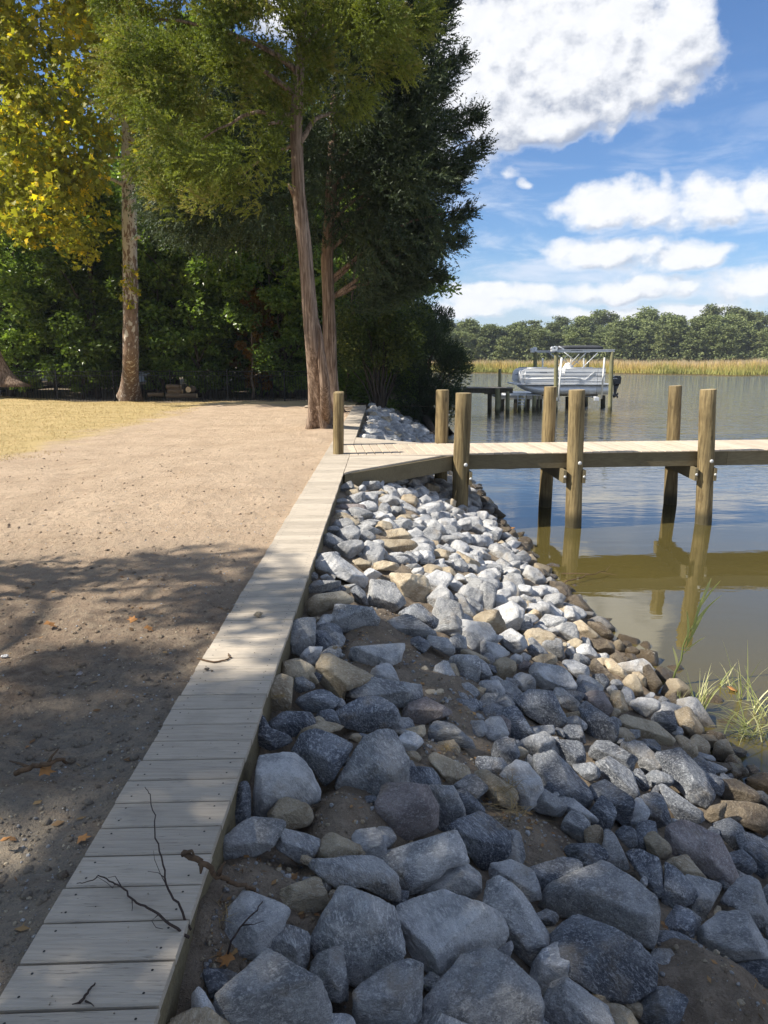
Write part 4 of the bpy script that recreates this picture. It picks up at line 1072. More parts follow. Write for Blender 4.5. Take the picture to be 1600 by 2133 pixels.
for i, t in enumerate('bgltpw'):
    if not VV[t]: continue
    v = np.concatenate(VV[t]); f = np.concatenate(FF[t]) + n0; n0 += len(v); Vs.append(v); Fs.append(f); mi += [len(mats)]*len(f); mats.append(RM[t])
me = mesh_np('rocks', np.concatenate(Vs), np.concatenate(Fs), mats, True); me.polygons.foreach_set('material_index', np.array(mi, dtype=np.int32))
props(link('small_rocks', me), 'small broken granite rocks filling the bank between and beyond the larger ones', 'rocks', kind='stuff')
# ------------------------------------------------------------ vegetation
def unit(a): return a/np.maximum(np.linalg.norm(a, axis=1), 1e-9)[:, None]
def leaves(C, Rr, n, L, Wd, mode='broad', up=(0,0,1), seed=0, shell=0.5, droop=0.0, axis=None):
    """C (k,3) clump centres, Rr (k,) or (k,3) radii, n leaves per clump. Returns rhombus leaves."""
    r = np.random.default_rng(seed); k = len(C); C = np.asarray(C, float); Rr = np.asarray(Rr, float)
    if Rr.ndim == 1: Rr = np.repeat(Rr[:, None], 3, 1)
    d = unit(r.normal(size=(k*n, 3))); rad = r.random(k*n)**shell
    Cc = np.repeat(C, n, 0); p = Cc + d*rad[:, None]*np.repeat(Rr, n, 0)
    N = len(p); rn = unit(r.normal(size=(N, 3)))
    if mode == 'broad':
        nrm = unit(rn*0.9 + np.array([0, 0, 0.9])); t = unit(np.cross(nrm, unit(r.normal(size=(N, 3))))); t[:,2] -= droop; t = unit(t)
    else:
        ax = np.repeat(axis, n, 0) if axis is not None else d
        t = unit(ax*1.1 + d*0.6 + rn*0.75 + np.array([0, 0, -droop])); nrm = unit(np.cross(t, rn))
    s = unit(np.cross(t, nrm)); ln = L*r.uniform(0.6, 1.35, N)[:, None]; w = Wd*r.uniform(0.7, 1.3, N)[:, None]
    m = p + t*ln*0.45; V = np.stack([p, m + s*w*0.5 + nrm*w*0.12, p + t*ln, m - s*w*0.5 + nrm*w*0.12], 1).reshape(-1, 3)
    F = np.arange(4*N).reshape(-1, 4)
    cl = np.repeat(r.random(k), n); at = np.clip(0.5*cl + 0.5*r.random(N) , 0, 1)
    return V, F, at
STAR = np.array([(0,0),(0.58,0.02),(0.36,0.32),(0.58,0.66),(0.20,0.62),(0.0,1.0),(-0.20,0.62),(-0.58,0.66),(-0.36,0.32),(-0.58,0.02)])
def star_leaves(C, Rr, n, L, seed=0):
    r = np.random.default_rng(seed); k = len(C); C = np.asarray(C, float)
    d = unit(r.normal(size=(k*n, 3))); p = np.repeat(C, n, 0) + d*(r.random(k*n)**0.6)[:, None]*np.repeat(np.asarray(Rr)[:, None], n, 0)
    N = len(p); nrm = unit(r.normal(size=(N, 3)) + np.array([0, 0, 0.7])); t = unit(np.cross(nrm, r.normal(size=(N, 3)))); t[:,2] -= 0.3; t = unit(t); s = unit(np.cross(t, nrm))
    ln = L*r.uniform(0.55, 1.25, N)
    V = p[:, None, :] + (STAR[None, :, 0:1]*s[:, None, :] + STAR[None, :, 1:2]*t[:, None, :])*ln[:, None, None] - nrm[:, None, :]*(STAR[None, :, 0:1]**2)*ln[:, None, None]*0.35
    at = np.repeat(r.random(k), n)*0.35 + r.random(N)*0.4; at = np.where(r.random(N) < 0.09, 1.0, np.clip(at, 0, 0.85)); hi = np.clip((p[:,2]-6.5)/6, 0, 1)*0.1
    return V.reshape(-1, 3), np.arange(10*N).reshape(-1, 10), np.clip(at+hi, 0, 1)
def sprays(C, Rr, m, per, SL, L, Wd, axis, seed=0, droop=0.2, shell=0.5):
    """feathery sprays: m little twigs in each clump, each set with `per` pointed leaf scales"""
    r = np.random.default_rng(seed); k = len(C); n = k*m; d = unit(r.normal(size=(n, 3)))
    o = np.repeat(np.asarray(C, float), m, 0) + d*(r.random(n)**shell)[:, None]*np.repeat(np.asarray(Rr)[:, None], m, 0)
    t = unit(np.repeat(np.asarray(axis), m, 0)*0.9 + d*0.7 + unit(r.normal(size=(n, 3)))*0.45 + np.array([0, 0, -droop])); sl = SL*r.uniform(.5, 1.4, n)
    f = (np.tile(np.arange(per), n) + r.random(n*per))/per; O = np.repeat(o, per, 0); T = np.repeat(t, per, 0); S = np.repeat(sl, per)
    p = O + T*(S*f)[:, None]; p[:,2] -= 0.35*S*f*f*droop*2; N = len(p)
    a = unit(T*0.8 + unit(r.normal(size=(N, 3)))*0.8 + np.array([0,0,-droop*.6])); b = unit(np.cross(a, unit(r.normal(size=(N, 3))))); ln = (L*(1.15-0.7*f)*r.uniform(.7, 1.3, N))[:, None]; w = (Wd*r.uniform(.7, 1.3, N))[:, None]
    V = np.stack([p - b*w*.5, p + b*w*.5, p + a*ln], 1).reshape(-1, 3); at = np.clip(np.repeat(r.random(k), m*per)*.6 + np.repeat(r.random(n), per)*.3 + f*.2, 0, 1)
    return V, np.arange(3*N).reshape(-1, 3), at
def poly_clumps(poly, Y0, Y1, n, seed, shrink=0):
    r = np.random.default_rng(seed); P = np.array(poly, float); out = []
    x0, x1, y0_, y1_ = P[:,0].min(), P[:,0].max(), P[:,1].min(), P[:,1].max()
    while len(out) < n:
        X = r.uniform(x0, x1, 400); Y = r.uniform(y0_, y1_, 400); ok = inpoly([tuple(p) for p in poly], X.copy(), Y.copy())
        for a, b in zip(X[ok], Y[ok]): out.append(tuple(at_Y(a, b, r.uniform(Y0, Y1))))
    return np.array(out[:n])
def limb(mb, a, b, r0, r1, seed, sag=0.1, n=7):
    r = random.Random(seed); a = Vector(a); b = Vector(b); pts = []; K = 7; L = (b-a).length
    for k in range(K+1):
        f = k/K; p = a.lerp(b, f); p.z += math.sin(math.pi*f)*sag*L
        if 0 < k < K: p += Vector((r.uniform(-1,1), r.uniform(-1,1), r.uniform(-1,1)))*L*0.022
        pts.append(p)
    mb.tube(pts, [r0 + (r1-r0)*(k/K) for k in range(K+1)], n)
def trunk_mesh(name, pts, rads, m, flare=1.0, n=28, lobes=0.10, limbs=(), seed=0):
    pts = [Vector(p) for p in pts]; P = []; R = []
    for i in range(len(pts)-1):
        for k in range(8):
            f = k/8; P.append(pts[i].lerp(pts[i+1], f)); R.append(rads[i] + (rads[i+1]-rads[i])*f)
    P.append(pts[-1]); R.append(rads[-1]); z0 = P[0].z
    def wob(i, a):
        h = P[i].z - z0; fl = (math.exp(-h/0.34)*flare if flare else 0)
        l = lobes*(0.35 + 0.65*math.exp(-max(h, 0)/2.2))
        return (1 + fl*(0.75 + 0.55*math.cos(4*a+seed) + 0.25*math.cos(7*a+2))) * (1 + l*math.cos(3*a+seed+h*0.25) + 0.5*l*math.cos(5*a-h*0.4+seed*2) + 0.03*math.sin(h*3.1+a*2))
    mb = MB(); base = P[0].copy(); mb.tube([p-base for p in P], R, n, True, True, 0, wob)
    for (a, b, r0, r1) in limbs: limb(mb, Vector(a)-base, Vector(b)-base, r0, r1, seed+int(r0*1e4)+len(mb.V))
    return mb, base
def add_leaf_part(tree, name, base, data, m):
    V = np.concatenate([d[0] for d in data]) - np.array(base); F = []; n = 0
    for d in data: F.append(d[1]+n); n += len(d[0])
    at = np.concatenate([d[2] for d in data])
    return link(name, mesh_np(name, V, np.concatenate(F), m, False, at), tree)
# --- near red cedar
Yc = 15.75
tp = [at_z(668, 893, -0.06), at_Y(652, 720, Yc), at_Y(637, 540, Yc), at_Y(622, 400, Yc), at_Y(616, 265, Yc), at_Y(628, 60, Yc), at_Y(640, -200, Yc+.2)]
limbs = [((at_Y(622,300,Yc)), at_Y(700,235,Yc+1.5), .06, .03), (at_Y(617,268,Yc), at_Y(560,258,Yc-.5), .05, .025), (at_Y(618,200,Yc), at_Y(440,110,Yc-.8), .06, .02),
         (at_Y(620,150,Yc), at_Y(330,40,Yc-.4), .06, .02), (at_Y(617,240,Yc), at_Y(420,290,Yc-1), .05, .015), (at_Y(616,300,Yc), at_Y(480,400,Yc+.5), .04, .012), (at_Y(625,60,Yc), at_Y(500,-60,Yc), .05, .02),
         (at_Y(625,100,Yc), at_Y(760,20,Yc), .05, .02), (at_Y(612,410,Yc), at_Y(600,384,Yc-.25), .045, .03)]
mbt, base = trunk_mesh('trunk', tp, [0.22, 0.165, 0.145, 0.13, 0.12, 0.09, 0.05], M_cedarbark, limbs=limbs, seed=3, lobes=.13)
mbt.tube([tp[0]+Vector((.13,-.02,-.05))-base, at_Y(672,800,Yc-.02)-base+Vector((.05,-.02,0)), at_Y(660,700,Yc)-base+Vector((.05,0,0)), at_Y(650,620,Yc)-base], [.13,.11,.08,.03], 14)
ced = thing('cedar_tree', 'reddish-barked cedar with a fluted leaning trunk beside the first dock post', 'tree', base, 'cedar trees at the water')
mbt.build('trunk', M_cedarbark, ced)
PA = [(280,-350),(900,-350),(880,60),(840,170),(800,230),(720,250),(650,240),(590,250),(560,330),(540,400),(480,400),(430,440),(350,440),(330,380),(310,250),(270,130),(255,0)]
Bc = poly_clumps(PA, Yc-2.4, Yc+2.2, 105, 11); r3 = np.random.default_rng(31); C = []; ax = []
for b in Bc:
    o = b - np.array(at_Y(620,300,Yc)); o[2] = abs(o[2])*.3+.3; o = o/np.linalg.norm(o) + r3.normal(size=3)*0.25; o /= np.linalg.norm(o)
    for k in range(5): C.append(b + o*(k-2)*0.27 + r3.normal(size=3)*0.12); ax.append(o + np.array([0,0,-.05*k]))
C = np.array(C); ax = np.array(ax)

dat = sprays(C, np.random.default_rng(1).uniform(.16,.40,len(C)), 58, 16, 0.21, 0.060, 0.026, ax, 12, 0.12)
add_leaf_part(ced, 'crown', base, [dat], L_cedar)
# --- second cedar behind it, dark, reaching right over the water
Yd = 21.5
tp = [at_z(690, 862, -0.1), at_Y(688, 700, Yd), at_Y(682, 540, Yd), at_Y(690, 400, Yd), at_Y(700, 200, Yd), at_Y(720, -60, Yd), at_Y(730, -350, Yd)]
tips = [((1018,222),(760,380)),((1018,292),(750,430)),((990,432),(730,520)),((975,495),(720,560)),((940,575),(700,600)),((985,112),(800,250)),((958,10),(820,160)),((1000,335),(760,400)),((965,380),(760,460)),((880,590),(690,560)),((900,250),(720,330)),((870,120),(720,220)),((930,170),(760,300)),((850,40),(720,120)),((900,470),(700,530))]
limbs = []; Cs = []; Rs = []; AX = []; rr = random.Random(5)
for (tpx, mpx) in tips:
    yy = Yd + rr.uniform(-1.0, 1.0); tip = at_Y(*tpx, yy); root = at_Y(690, min(mpx[1]+60, 620), Yd); mid = root.lerp(tip, 0.5) + Vector((0,0,-0.2))
    limbs.append((root, tip, .06, .012)); d = (tip-root).normalized()
    for k in range(15):
        f = 0.30 + 0.62*k/14; c = root.lerp(tip, f); w = 0.62*(1-f) + 0.10; c = c + Vector((rr.uniform(-1,1), rr.uniform(-1,1), rr.uniform(-1,1)))*w*0.7
        Cs.append(tuple(c)); Rs.append(0.10 + 0.5*(1-f)); AX.append(tuple(d*1.0 + Vector((0,0,.25))))
mbt, base = trunk_mesh('trunk', tp, [0.24, 0.19, 0.17, 0.155, 0.14, 0.10, 0.05], M_cedarbark, limbs=limbs, seed=8)
ced2 = thing('cedar_tree', 'dark cedar behind the leaning one, its boughs reaching right over the water', 'tree', base, 'cedar trees at the water')
mbt.build('trunk', M_cedarbark, ced2)
PB_ = [(640,-380),(930,-380),(890,-80),(900,60),(870,120),(920,200),(950,260),(930,350),(900,420),(920,500),(860,560),(760,560),(700,480),(650,440),(640,300)]
C = poly_clumps(PB_, Yd-2.2, Yd+2.0, 300, 21)
d1 = sprays(np.array(Cs), np.array(Rs)*1.0, 30, 14, 0.42, 0.13, 0.036, np.array(AX), 22, 0.02)
d2 = sprays(C, np.random.default_rng(2).uniform(.4,.85,len(C)), 46, 14, 0.42, 0.14, 0.04, unit(C-np.array(at_Y(690,400,Yd))), 23, 0.15)
C0 = poly_clumps([(330,385),(430,380),(530,400),(540,450),(470,490),(430,470),(350,450)], 16.8, 22.5, 95, 30)
C = poly_clumps([(300,150),(560,120),(650,300),(640,480),(520,500),(430,420),(330,420)], Yd-3.5, Yd+1.0, 110, 29)
C = np.concatenate([C, C0])  # left clumps added to cast shade on the far boardwalk and rocks
d3 = sprays(C, np.random.default_rng(4).uniform(.4,.8,len(C)), 40, 14, 0.42, 0.14, 0.04, unit(C-np.array(at_Y(690,300,Yd))), 24, 0.15)
add_leaf_part(ced2, 'crown', base, [d1, d2, d3], L_cedar2)
# --- leaning shoreline cedar bush behind the far rocks
def bush(label, poly, Y0, Y1, n, per, L, W, m, seed, trunkpx, rb=(.3,.6), cat='tree', spray=True, group=None):
    b = at_Y(*trunkpx, (Y0+Y1)/2); b.z = -0.6; t = thing('cedar_shrub' if spray else 'young_tree', label, cat, b, group)
    C = poly_clumps(poly, Y0, Y1, n, seed); limbs = [(b, Vector(C[i]), .05, .012) for i in range(0, n, max(1, n//16))]
    mb = MB()
    for i, (a, c, r0, r1) in enumerate(limbs): limb(mb, Vector((0,0,0)), Vector(c)-b, r0, r1, seed+i)
    mb.build('trunk', M_trunk, t)
    add_leaf_part(t, 'crown', b, [leaves(C, np.random.default_rng(seed).uniform(*rb, n), per, L, W, 'spray' if spray else 'broad', seed=seed+1, shell=.5, droop=.05, axis=unit(C-np.array(b)) if spray else None)], m)
    return t
bush('feathery dark cedar shrub leaning over the water behind the far rocks', [(850,690),(870,600),(905,650),(930,650),(925,700),(985,765),(960,800),(930,870),(870,880),(830,820),(820,740)], 26.5, 29.5, 85, 380, .15, .034, L_cedar2, 41, (885,880))
bush('tangled dark evergreen shrub at the end of the far boardwalk', [(700,770),(800,750),(860,780),(880,840),(860,870),(770,850),(700,830)], 27, 30, 60, 300, .17, .045, L_wood, 43, (800,860), spray=False)
bush('pale-lit shrub with sparse yellowing leaves above the far rocks', [(700,590),(830,570),(900,650),(880,740),(800,770),(700,760)], 25, 28, 95, 210, .11, .065, L_dim, 45, (790,840), spray=False)
# --- sycamore
Ys = 27.6
tp = [at_z(270, 832, -0.14), at_Y(272, 740, Ys), at_Y(272, 600, Ys), at_Y(270, 480, Ys), at_Y(268, 340, Ys), at_Y(268, 200, Ys), at_Y(262, 0, Ys), at_Y(255, -300, Ys)]
limbs = [(at_Y(268,390,Ys), at_Y(160,370,Ys-1), .07,.03),(at_Y(268,260,Ys), at_Y(60,180,Ys-1.5), .10,.03),(at_Y(268,240,Ys), at_Y(120,60,Ys), .10,.03),(at_Y(266,180,Ys), at_Y(330,60,Ys), .08,.03),
         (at_Y(268,350,Ys), at_Y(340,300,Ys+1), .06,.02),(at_Y(264,100,Ys), at_Y(20,-50,Ys), .09,.03),(at_Y(268,330,Ys), at_Y(60,400,Ys-2), .06,.02),(at_Y(283,498,Ys-.2), at_Y(290,494,Ys-.4), .07,.06)]
mbt, base = trunk_mesh('trunk', tp, [0.36, 0.29, 0.27, 0.26, 0.245, 0.22, 0.16, 0.09], M_sycbark, limbs=limbs, seed=5, lobes=.04, flare=.38)
syc = thing('sycamore_tree', 'sycamore with mottled pale bark and yellowing leaves standing on the lawn edge', 'tree', base)
mbt.build('trunk', M_sycbark, syc)
PS = [(-180,-380),(340,-380),(330,-40),(300,60),(320,150),(330,260),(355,310),(340,400),(290,370),(262,330),(240,300),(215,380),(205,500),(160,540),(120,480),(60,500),(-20,470),(-120,420)]
C = poly_clumps(PS, Ys-5.0, Ys+2.0, 380, 51)
d1 = star_leaves(C, np.random.default_rng(3).uniform(.45,.85,len(C)), 120, 0.17, 52)
vine = np.array([tuple(at_Y(258+random.uniform(-8,28), y, Ys-.35)) for y in np.linspace(560, 640, 9)])
d2 = star_leaves(vine, np.full(9, .22), 14, 0.13, 53)
V = np.concatenate([d1[0], d2[0]]) - np.array(base); F = np.concatenate([d1[1], d2[1]+len(d1[0])])
link('crown', mesh_np('crown', V, F, L_syc, False, np.concatenate([d1[2], d2[2]])), syc)
# --- the tree whose shade falls on the near bank (stands left of the camera)
bx = Vector((-9.3, 0.2, -0.1))
mbt, base = trunk_mesh('trunk', [bx, bx+Vector((.1,.1,3)), bx+Vector((.1,-.1,6)), bx+Vector((0,0,11))], [.32,.26,.22,.08], M_trunk, seed=2,
   limbs=[(bx+Vector((0,0,4+i*.7)), bx+Vector((4.0*math.cos(i*2.1), 4.2*math.sin(i*2.1), 6.2+i*.6)), .09, .02) for i in range(9)])
sh = thing('shade_tree', 'broad leafy tree left of the viewer, shading the near bank', 'tree', base); mbt.build('trunk', M_trunk, sh)
r_ = np.random.default_rng(77); n = 0; C = []
cells = [(x, y) for x in np.arange(-7.5, 4.9, 0.72) for y in np.arange(-3.0, 3.0, 0.72) if r_.random() < (0.96 if x < -1 else 0.86)]
cells += [(x, y) for x in np.arange(-8, 4.0, 0.62) for y in np.arange(3.1, 6.2, 0.55) if r_.random() < 0.42]
for (sxx, syy) in cells:
    sxx += r_.uniform(-.3, .3); syy += r_.uniform(-.3, .3)
    lim = 5.6 - 0.62*max(0, sxx+0.8) + 0.45*math.sin(sxx*2.3) - 0.10*max(0, -sxx-2)
    if syy > lim: continue
    for _ in range(12):
        z = r_.uniform(4.4, 11.8); k = z/SUNV.z; p = (sxx + SUNV.x*k, syy + SUNV.y*k, z)
        if math.hypot(p[0]-bx.x, p[1]-bx.y) > 7.4: continue
        if p[1] > 0.1 and p[0]/max(p[1], 0.1) > -1.05: continue
        C.append(p); break
print('shade clumps', len(C))
C = np.array(C)
dat = leaves(C, r_.uniform(.32,.70,len(C)), 330, 0.15, 0.10, 'broad', seed=78, shell=.5, droop=.2)
add_leaf_part(sh, 'crown', base, [dat], L_wood)
# --- woodland trees beyond the fence
def wood_variant(seed, H, n, per, L, W, m, low=0.12):
    r = np.random.default_rng(seed); C = []; R = []
    for i in range(n):
        f = r.uniform(low, 1.0); w = (0.30 + 0.75*math.sin(math.pi*min(1, (f-low*0.6)/(1-low*0.6))**0.8))*H*0.27; a = r.uniform(0, 6.28); q = w*r.random()**0.5
        C.append((q*math.cos(a), q*math.sin(a), f*H)); R.append(r.uniform(.45, .95)*H/11)
    C = np.array(C); V, F, at = leaves(C, np.stack([R, R, np.array(R)*0.7], 1), per, L, W, 'broad', seed=seed+1, shell=.45, droop=.2)
    cm = mesh_np('crown', V, F, m, False, at)
    mb = MB(); rr = random.Random(seed); K = 6; top = Vector((rr.uniform(-.5,.5), rr.uniform(-.5,.5), H*0.92))
    mb.tube([top*(k/K) + Vector((rr.uniform(-.08,.08), rr.uniform(-.08,.08), 0)) for k in range(K+1)], [0.15*H/11*(1-0.8*k/K)+0.02 for k in range(K+1)], 8)
    for i in range(9): 
        j = rr.randrange(n); c = Vector(C[j]); limb(mb, top*(max(0.15, c.z/H-0.25)), c, .05, .015, seed*31+i, n=5)
    return cm, mb.mesh('trunk', M_trunk)
WV = [wood_variant(100+i, h, n_, 250, .20, .13, L_wood, lo) for i, (h, n_, lo) in enumerate([(10.5,110,.10),(9.0,95,.06),(11.5,115,.15),(7.5,75,.04)])]
UV = [wood_variant(140+i, 4.2, 42, 150, .17, .11, mm, .10) for i, mm in enumerate([L_wood, L_autumn])]
def put(var, x, y, z, s, rz, name, label, grp, cat='tree'):
    t = thing(name, label, cat, (x, y, z), grp); t.rotation_euler.z = rz; t.scale = (s, s, s*random.uniform(.92, 1.08))
    link('crown', var[0], t); link('trunk', var[1], t); return t
woods = [(-20.5,34),(-17.2,33),(-14.3,35),(-12.6,32.5),(-10.2,34.5),(-8.3,32.8),(-6.6,35),(-4.7,33),(-3.0,35.2),(-1.2,34),(0.2,37),(-23.5,37),(-19,39),(-15.8,40),(-12,39.5),(-9,40),(-6,39),(-2.6,40),(-0.4,42.5),
         (-27,44),(-22,45),(-17.5,46),(-13.5,45),(-9.5,46.5),(-5.5,46),(-2,47.5),(-31,52),(-25,54),(-19,55),(-13,54),(-7,55),(-2,57),(-29.5,38)]
rw = random.Random(12)
WL0 = {0: 'dark leafy tree behind the fence at the left picture edge', 1: 'leafy tree just behind the fence, right of the tree cut off at the left', 2: 'leafy tree behind the fence in the gap left of the sycamore trunk', 3: 'tree right behind the fence, its crown touching the sycamore trunk from the left',
 4: 'dark leafy tree behind the stacked logs', 5: 'bright-topped leafy tree behind the fence right of the logs', 6: 'leafy tree behind the fence between the logs and the autumn-coloured sapling', 7: 'dark tree behind the fence just left of the leaning cedar', 8: 'dark tree behind the fence seen between the two cedar trunks', 9: 'dark tree behind the fence right of the second cedar trunk', 10: 'dark tree behind the end of the far boardwalk'}
for i, (x, y) in enumerate(woods):
    v = WV[rw.randrange(4)]; row = 0 if y < 36.5 else 1
    if abs(x+19) < 1.3 and y < 36: pass
    put(v, x + rw.uniform(-.5,.5), y + rw.uniform(-.7,.7), -0.25, rw.uniform(.95, 1.2)*(1.0 if y < 37.5 else 1.3), rw.uniform(0, 6.3), 'woodland_tree', WL0.get(i, 'dark green leafy tree in the wood just behind the fence') if row == 0 else 'dark leafy tree deeper in the wood behind the fence', 'trees just behind the fence' if row == 0 else 'trees deeper in the wood')
for i, (px, y, v, s, lab) in enumerate([(545,33,1,1.05,'young tree turning orange-brown behind the fence left of the cedar'),(430,32,0,1.1,'bright green sapling behind the fence above the log pile'),(60,32.5,0,1.15,'leafy undergrowth tree behind the fence at the far left'),(180,31.8,0,.9,'low leafy sapling behind the fence left of the sycamore'),(340,33.4,0,1.0,'dim sapling behind the fence right of the sycamore'),(610,32.4,0,1.1,'sapling behind the fence beside the leaning cedar trunk'),(760,34.2,0,1.2,'leafy sapling behind the far end of the boardwalk'),(-40,33,0,1.2,'leafy sapling behind the fence at the picture edge')]):
    p = at_z(px, 838, -.25); x = (px-CX)/FPX*y*1.0; put(UV[v], x, y, -0.25, s, rw.uniform(0, 6), 'sapling', lab, 'saplings along the fence')
# slim bare stems
for i, (px, y, h, ln) in enumerate([(125,33.5,6,.3),(330,34,7,-.2),(345,33,6.5,.1),(530,32,3,.05),(570,33,6.5,.1),(720,27.5,5.5,.5),(615,34,7,.2)]):
    x = (px-CX)/FPX*y; t = thing('bare_sapling', ['thin dark stem behind the fence, left of the sycamore trunk','dark straight stem in the wood above the log pile','second dark stem beside the one above the log pile','short pale stem beside the fence right of the log pile','slim stem in the wood behind the autumn-coloured tree','slim pale leaning stem right of the dark cedar trunk','thin stem in the wood close left of the leaning cedar'][i], 'tree', (x, y, -.25), 'bare stems in the wood')
    mb = MB(); limb(mb, (0,0,0), (ln, 0, h), .07, .03, i+3, 0.0, 8)
    for k in range(6): limb(mb, (ln*k/8+.02, 0, h*(.3+.1*k)), (ln*k/8 + rw.uniform(-.9,.9), rw.uniform(-.5,.5), h*(.38+.1*k)), .02, .006, i*9+k, 0.05, 5)
    mb.build('trunk', M_cedarbark if i in (5,3) else M_trunk, t)
# leaning trunk and root mound at the left picture edge
tp = [at_Y(-12, 806, 27.0), at_Y(-22, 730, 27.0), at_Y(-38, 560, 27), at_Y(-50, 300, 27), at_Y(-60,-50,27)]
mbt, base = trunk_mesh('trunk', tp, [.62,.36,.30,.26,.18], M_trunk, seed=6)
lt = thing('edge_tree', 'brown tree with a flared root mound cut off by the left picture edge', 'tree', base); mbt.build('trunk', M_cedarbark, lt)
C = poly_clumps([(-260,-300),(10,-300),(20,150),(-60,300),(-260,300)], 25, 29, 50, 91)
add_leaf_part(lt, 'crown', base, [leaves(C, np.full(len(C), .7), 200, .18, .12, 'broad', seed=92)], L_wood)
# --- far pines across the river
def pine_variant(seed, kind):
    r = np.random.default_rng(seed); C = []; R = []; H = 15.0; low = 0.10 if kind else 0.38
    n = 60 if kind else 42
    for i in range(n):
        f = r.uniform(low, 1.0); w = (1.0-0.62*((f-low)/(1-low))**2.2)*(3.4 if kind else 3.0); a = r.uniform(0, 6.28); q = w*r.random()**0.5
        C.append((q*math.cos(a), q*math.sin(a), f*H)); R.append(r.uniform(.9, 1.7))
    C = np.array(C); R = np.array(R); V, F, at = leaves(C, np.stack([R*1.15, R*1.15, R*0.62], 1), 85, .62, .42, 'broad', seed=seed+1, shell=.4)
    at = np.clip(at*0.7 + 0.3*r.random(), 0, 1)
    cm = mesh_np('crown', V, F, L_pine, False, at); mb = MB(); mb.tube([(0,0,-3),(0.15,0,6),(0.0,0.1,13.5)], [.24,.19,.07], 6); return cm, mb.mesh('trunk', M_farbark)
M_farbark = simple('far_pine_bark', (0.15,0.115,0.085), 0.9)
PV = [pine_variant(200+i, i % 3 != 2) for i in range(6)]
rp_ = random.Random(9); cntp = 0
for row, (Yr, dz, step) in enumerate([(172, 0.0, 4.4), (180, 0.2, 4.0), (192, 0.8, 4.3), (208, 1.6, 4.8), (230, 2.8, 5.6)]):
    x = -6 + row*1.3
    while x < 0.62*Yr:
        X = x + rp_.uniform(-1.2, 1.2); Y = Yr + rp_.uniform(-4, 4) - 0.20*max(0, X-20) ; f = min(1, max(0, (X-5)/90))
        hs = (0.64 + 0.10*f + 0.10*row*0.6)*rp_.uniform(.80, 1.14) * (0.92 + 0.05*math.sin(X*0.11+1.0) + 0.03*math.sin(X*0.37)) * float(np.interp(f, [0, .15, .45, 1], [1.0, .92, .82, .92]))
        zz = WL + 0.3 + dz*(0.35 + 0.85*f)
        lab = ['pine with a full dark crown in the front row behind the marsh', 'pine just behind the front row across the river'][min(row, 1)] if row < 2 else 'pine far back on the wooded rise across the river'
        t = thing('pine_tree', lab, 'tree', (X, Y, zz), ['front row of pines across the river','second row of pines across the river','pines on the far wooded rise'][min(row, 2)])
        t.scale = (hs*1.3, hs*1.3, hs); t.rotation_euler.z = rp_.uniform(0, 6.28); v = PV[rp_.randrange(6)]
        link('crown', v[0], t); link('trunk', v[1], t); cntp += 1; x += step*0.80*rp_.uniform(.75, 1.25)
print('pines', cntp)
# --- low scrub that closes the foot of the far wood
n = 30000; X = rng.uniform(-12, 130, n); Y = 166 - 0.20*np.clip(X-20, 0, 200) + rng.uniform(-1.5, 30, n); Z = WL + 0.3 + rng.random(n)**1.6*3.4
P = np.stack([X, Y, Z], 1); V, F, at = leaves(P, np.full(n, .25), 1, .7, .5, 'broad', seed=301)
props(link('far_scrub', mesh_np('far_scrub', V, F, L_pine, False, at)), 'low green scrub at the foot of the pines across the river', 'scrub', kind='stuff')
# --- fence
FY = 30.4; fz0, fz1 = -0.33, 1.0
fn = thing('picket_fence', 'low black metal picket fence running along the edge of the dark wood', 'fence', (0, FY, 0))
xs_f = np.arange(-21, 0.4, 2.4)
for x in xs_f:
    mb = MB(); mb.box((-.03,-.03,fz0-.3), (.03,.03,fz1+.06)); mb.build('post', M_fence, fn, (x, 0, 0))
for (z, nm) in ((fz1-.02, 'rail'), (fz1-.2, 'rail'), (fz0+.15, 'rail')):
    mb = MB(); mb.box((xs_f[0], -.015, z-.015), (xs_f[-1], .015, z+.015)); mb.build(nm, M_fence, fn)
mb = MB()
for x in np.arange(xs_f[0]+.12, xs_f[-1], .12): mb.box((x-.008, -.008, fz0+.05), (x+.008, .008, fz1-.0205))
o = mb.build('picket', M_fence, fn); o['kind'] = 'stuff'
# --- sunlit ground seen through the wood
# --- logs beside the fence
def log_(px, py, L, r, rz, lab, end=False):
    p = at_Y(px, py, 28.6); mb = MB(); wb = lambda i, a: 1+.05*math.sin(3*a+i)
    mb.tube([(-L/2,0,0),(-L/4,0,.01),(L/4,0,0),(L/2,0,0)], [r,r*.96,r*.98,r*.93], 14, True, True, 0, wb); mb.mi[-1] = 1; mb.mi[-2] = 1
    o = mb.build('log', [M_log, M_logend], None, p); o.rotation_euler.z = rz; props(o, lab, 'log', 'cut logs stacked before the fence')
log_(363, 824, .62, .11, .05, 'bottom log of the small stack left of the round log end')
log_(365, 815, .60, .095, -.1, 'middle log of the small stack by the fence')
log_(362, 806, .56, .10, .1, 'topmost log of the small stack by the fence')
log_(398, 811, .55, .115, 1.45, 'log seen end-on, its pale cut face toward the yard')
log_(392, 824, .7, .10, .0, 'dark log lying below the end-on pale log')
log_(324, 822, .6, .08, .25, 'thin dark log left of the stacked logs')
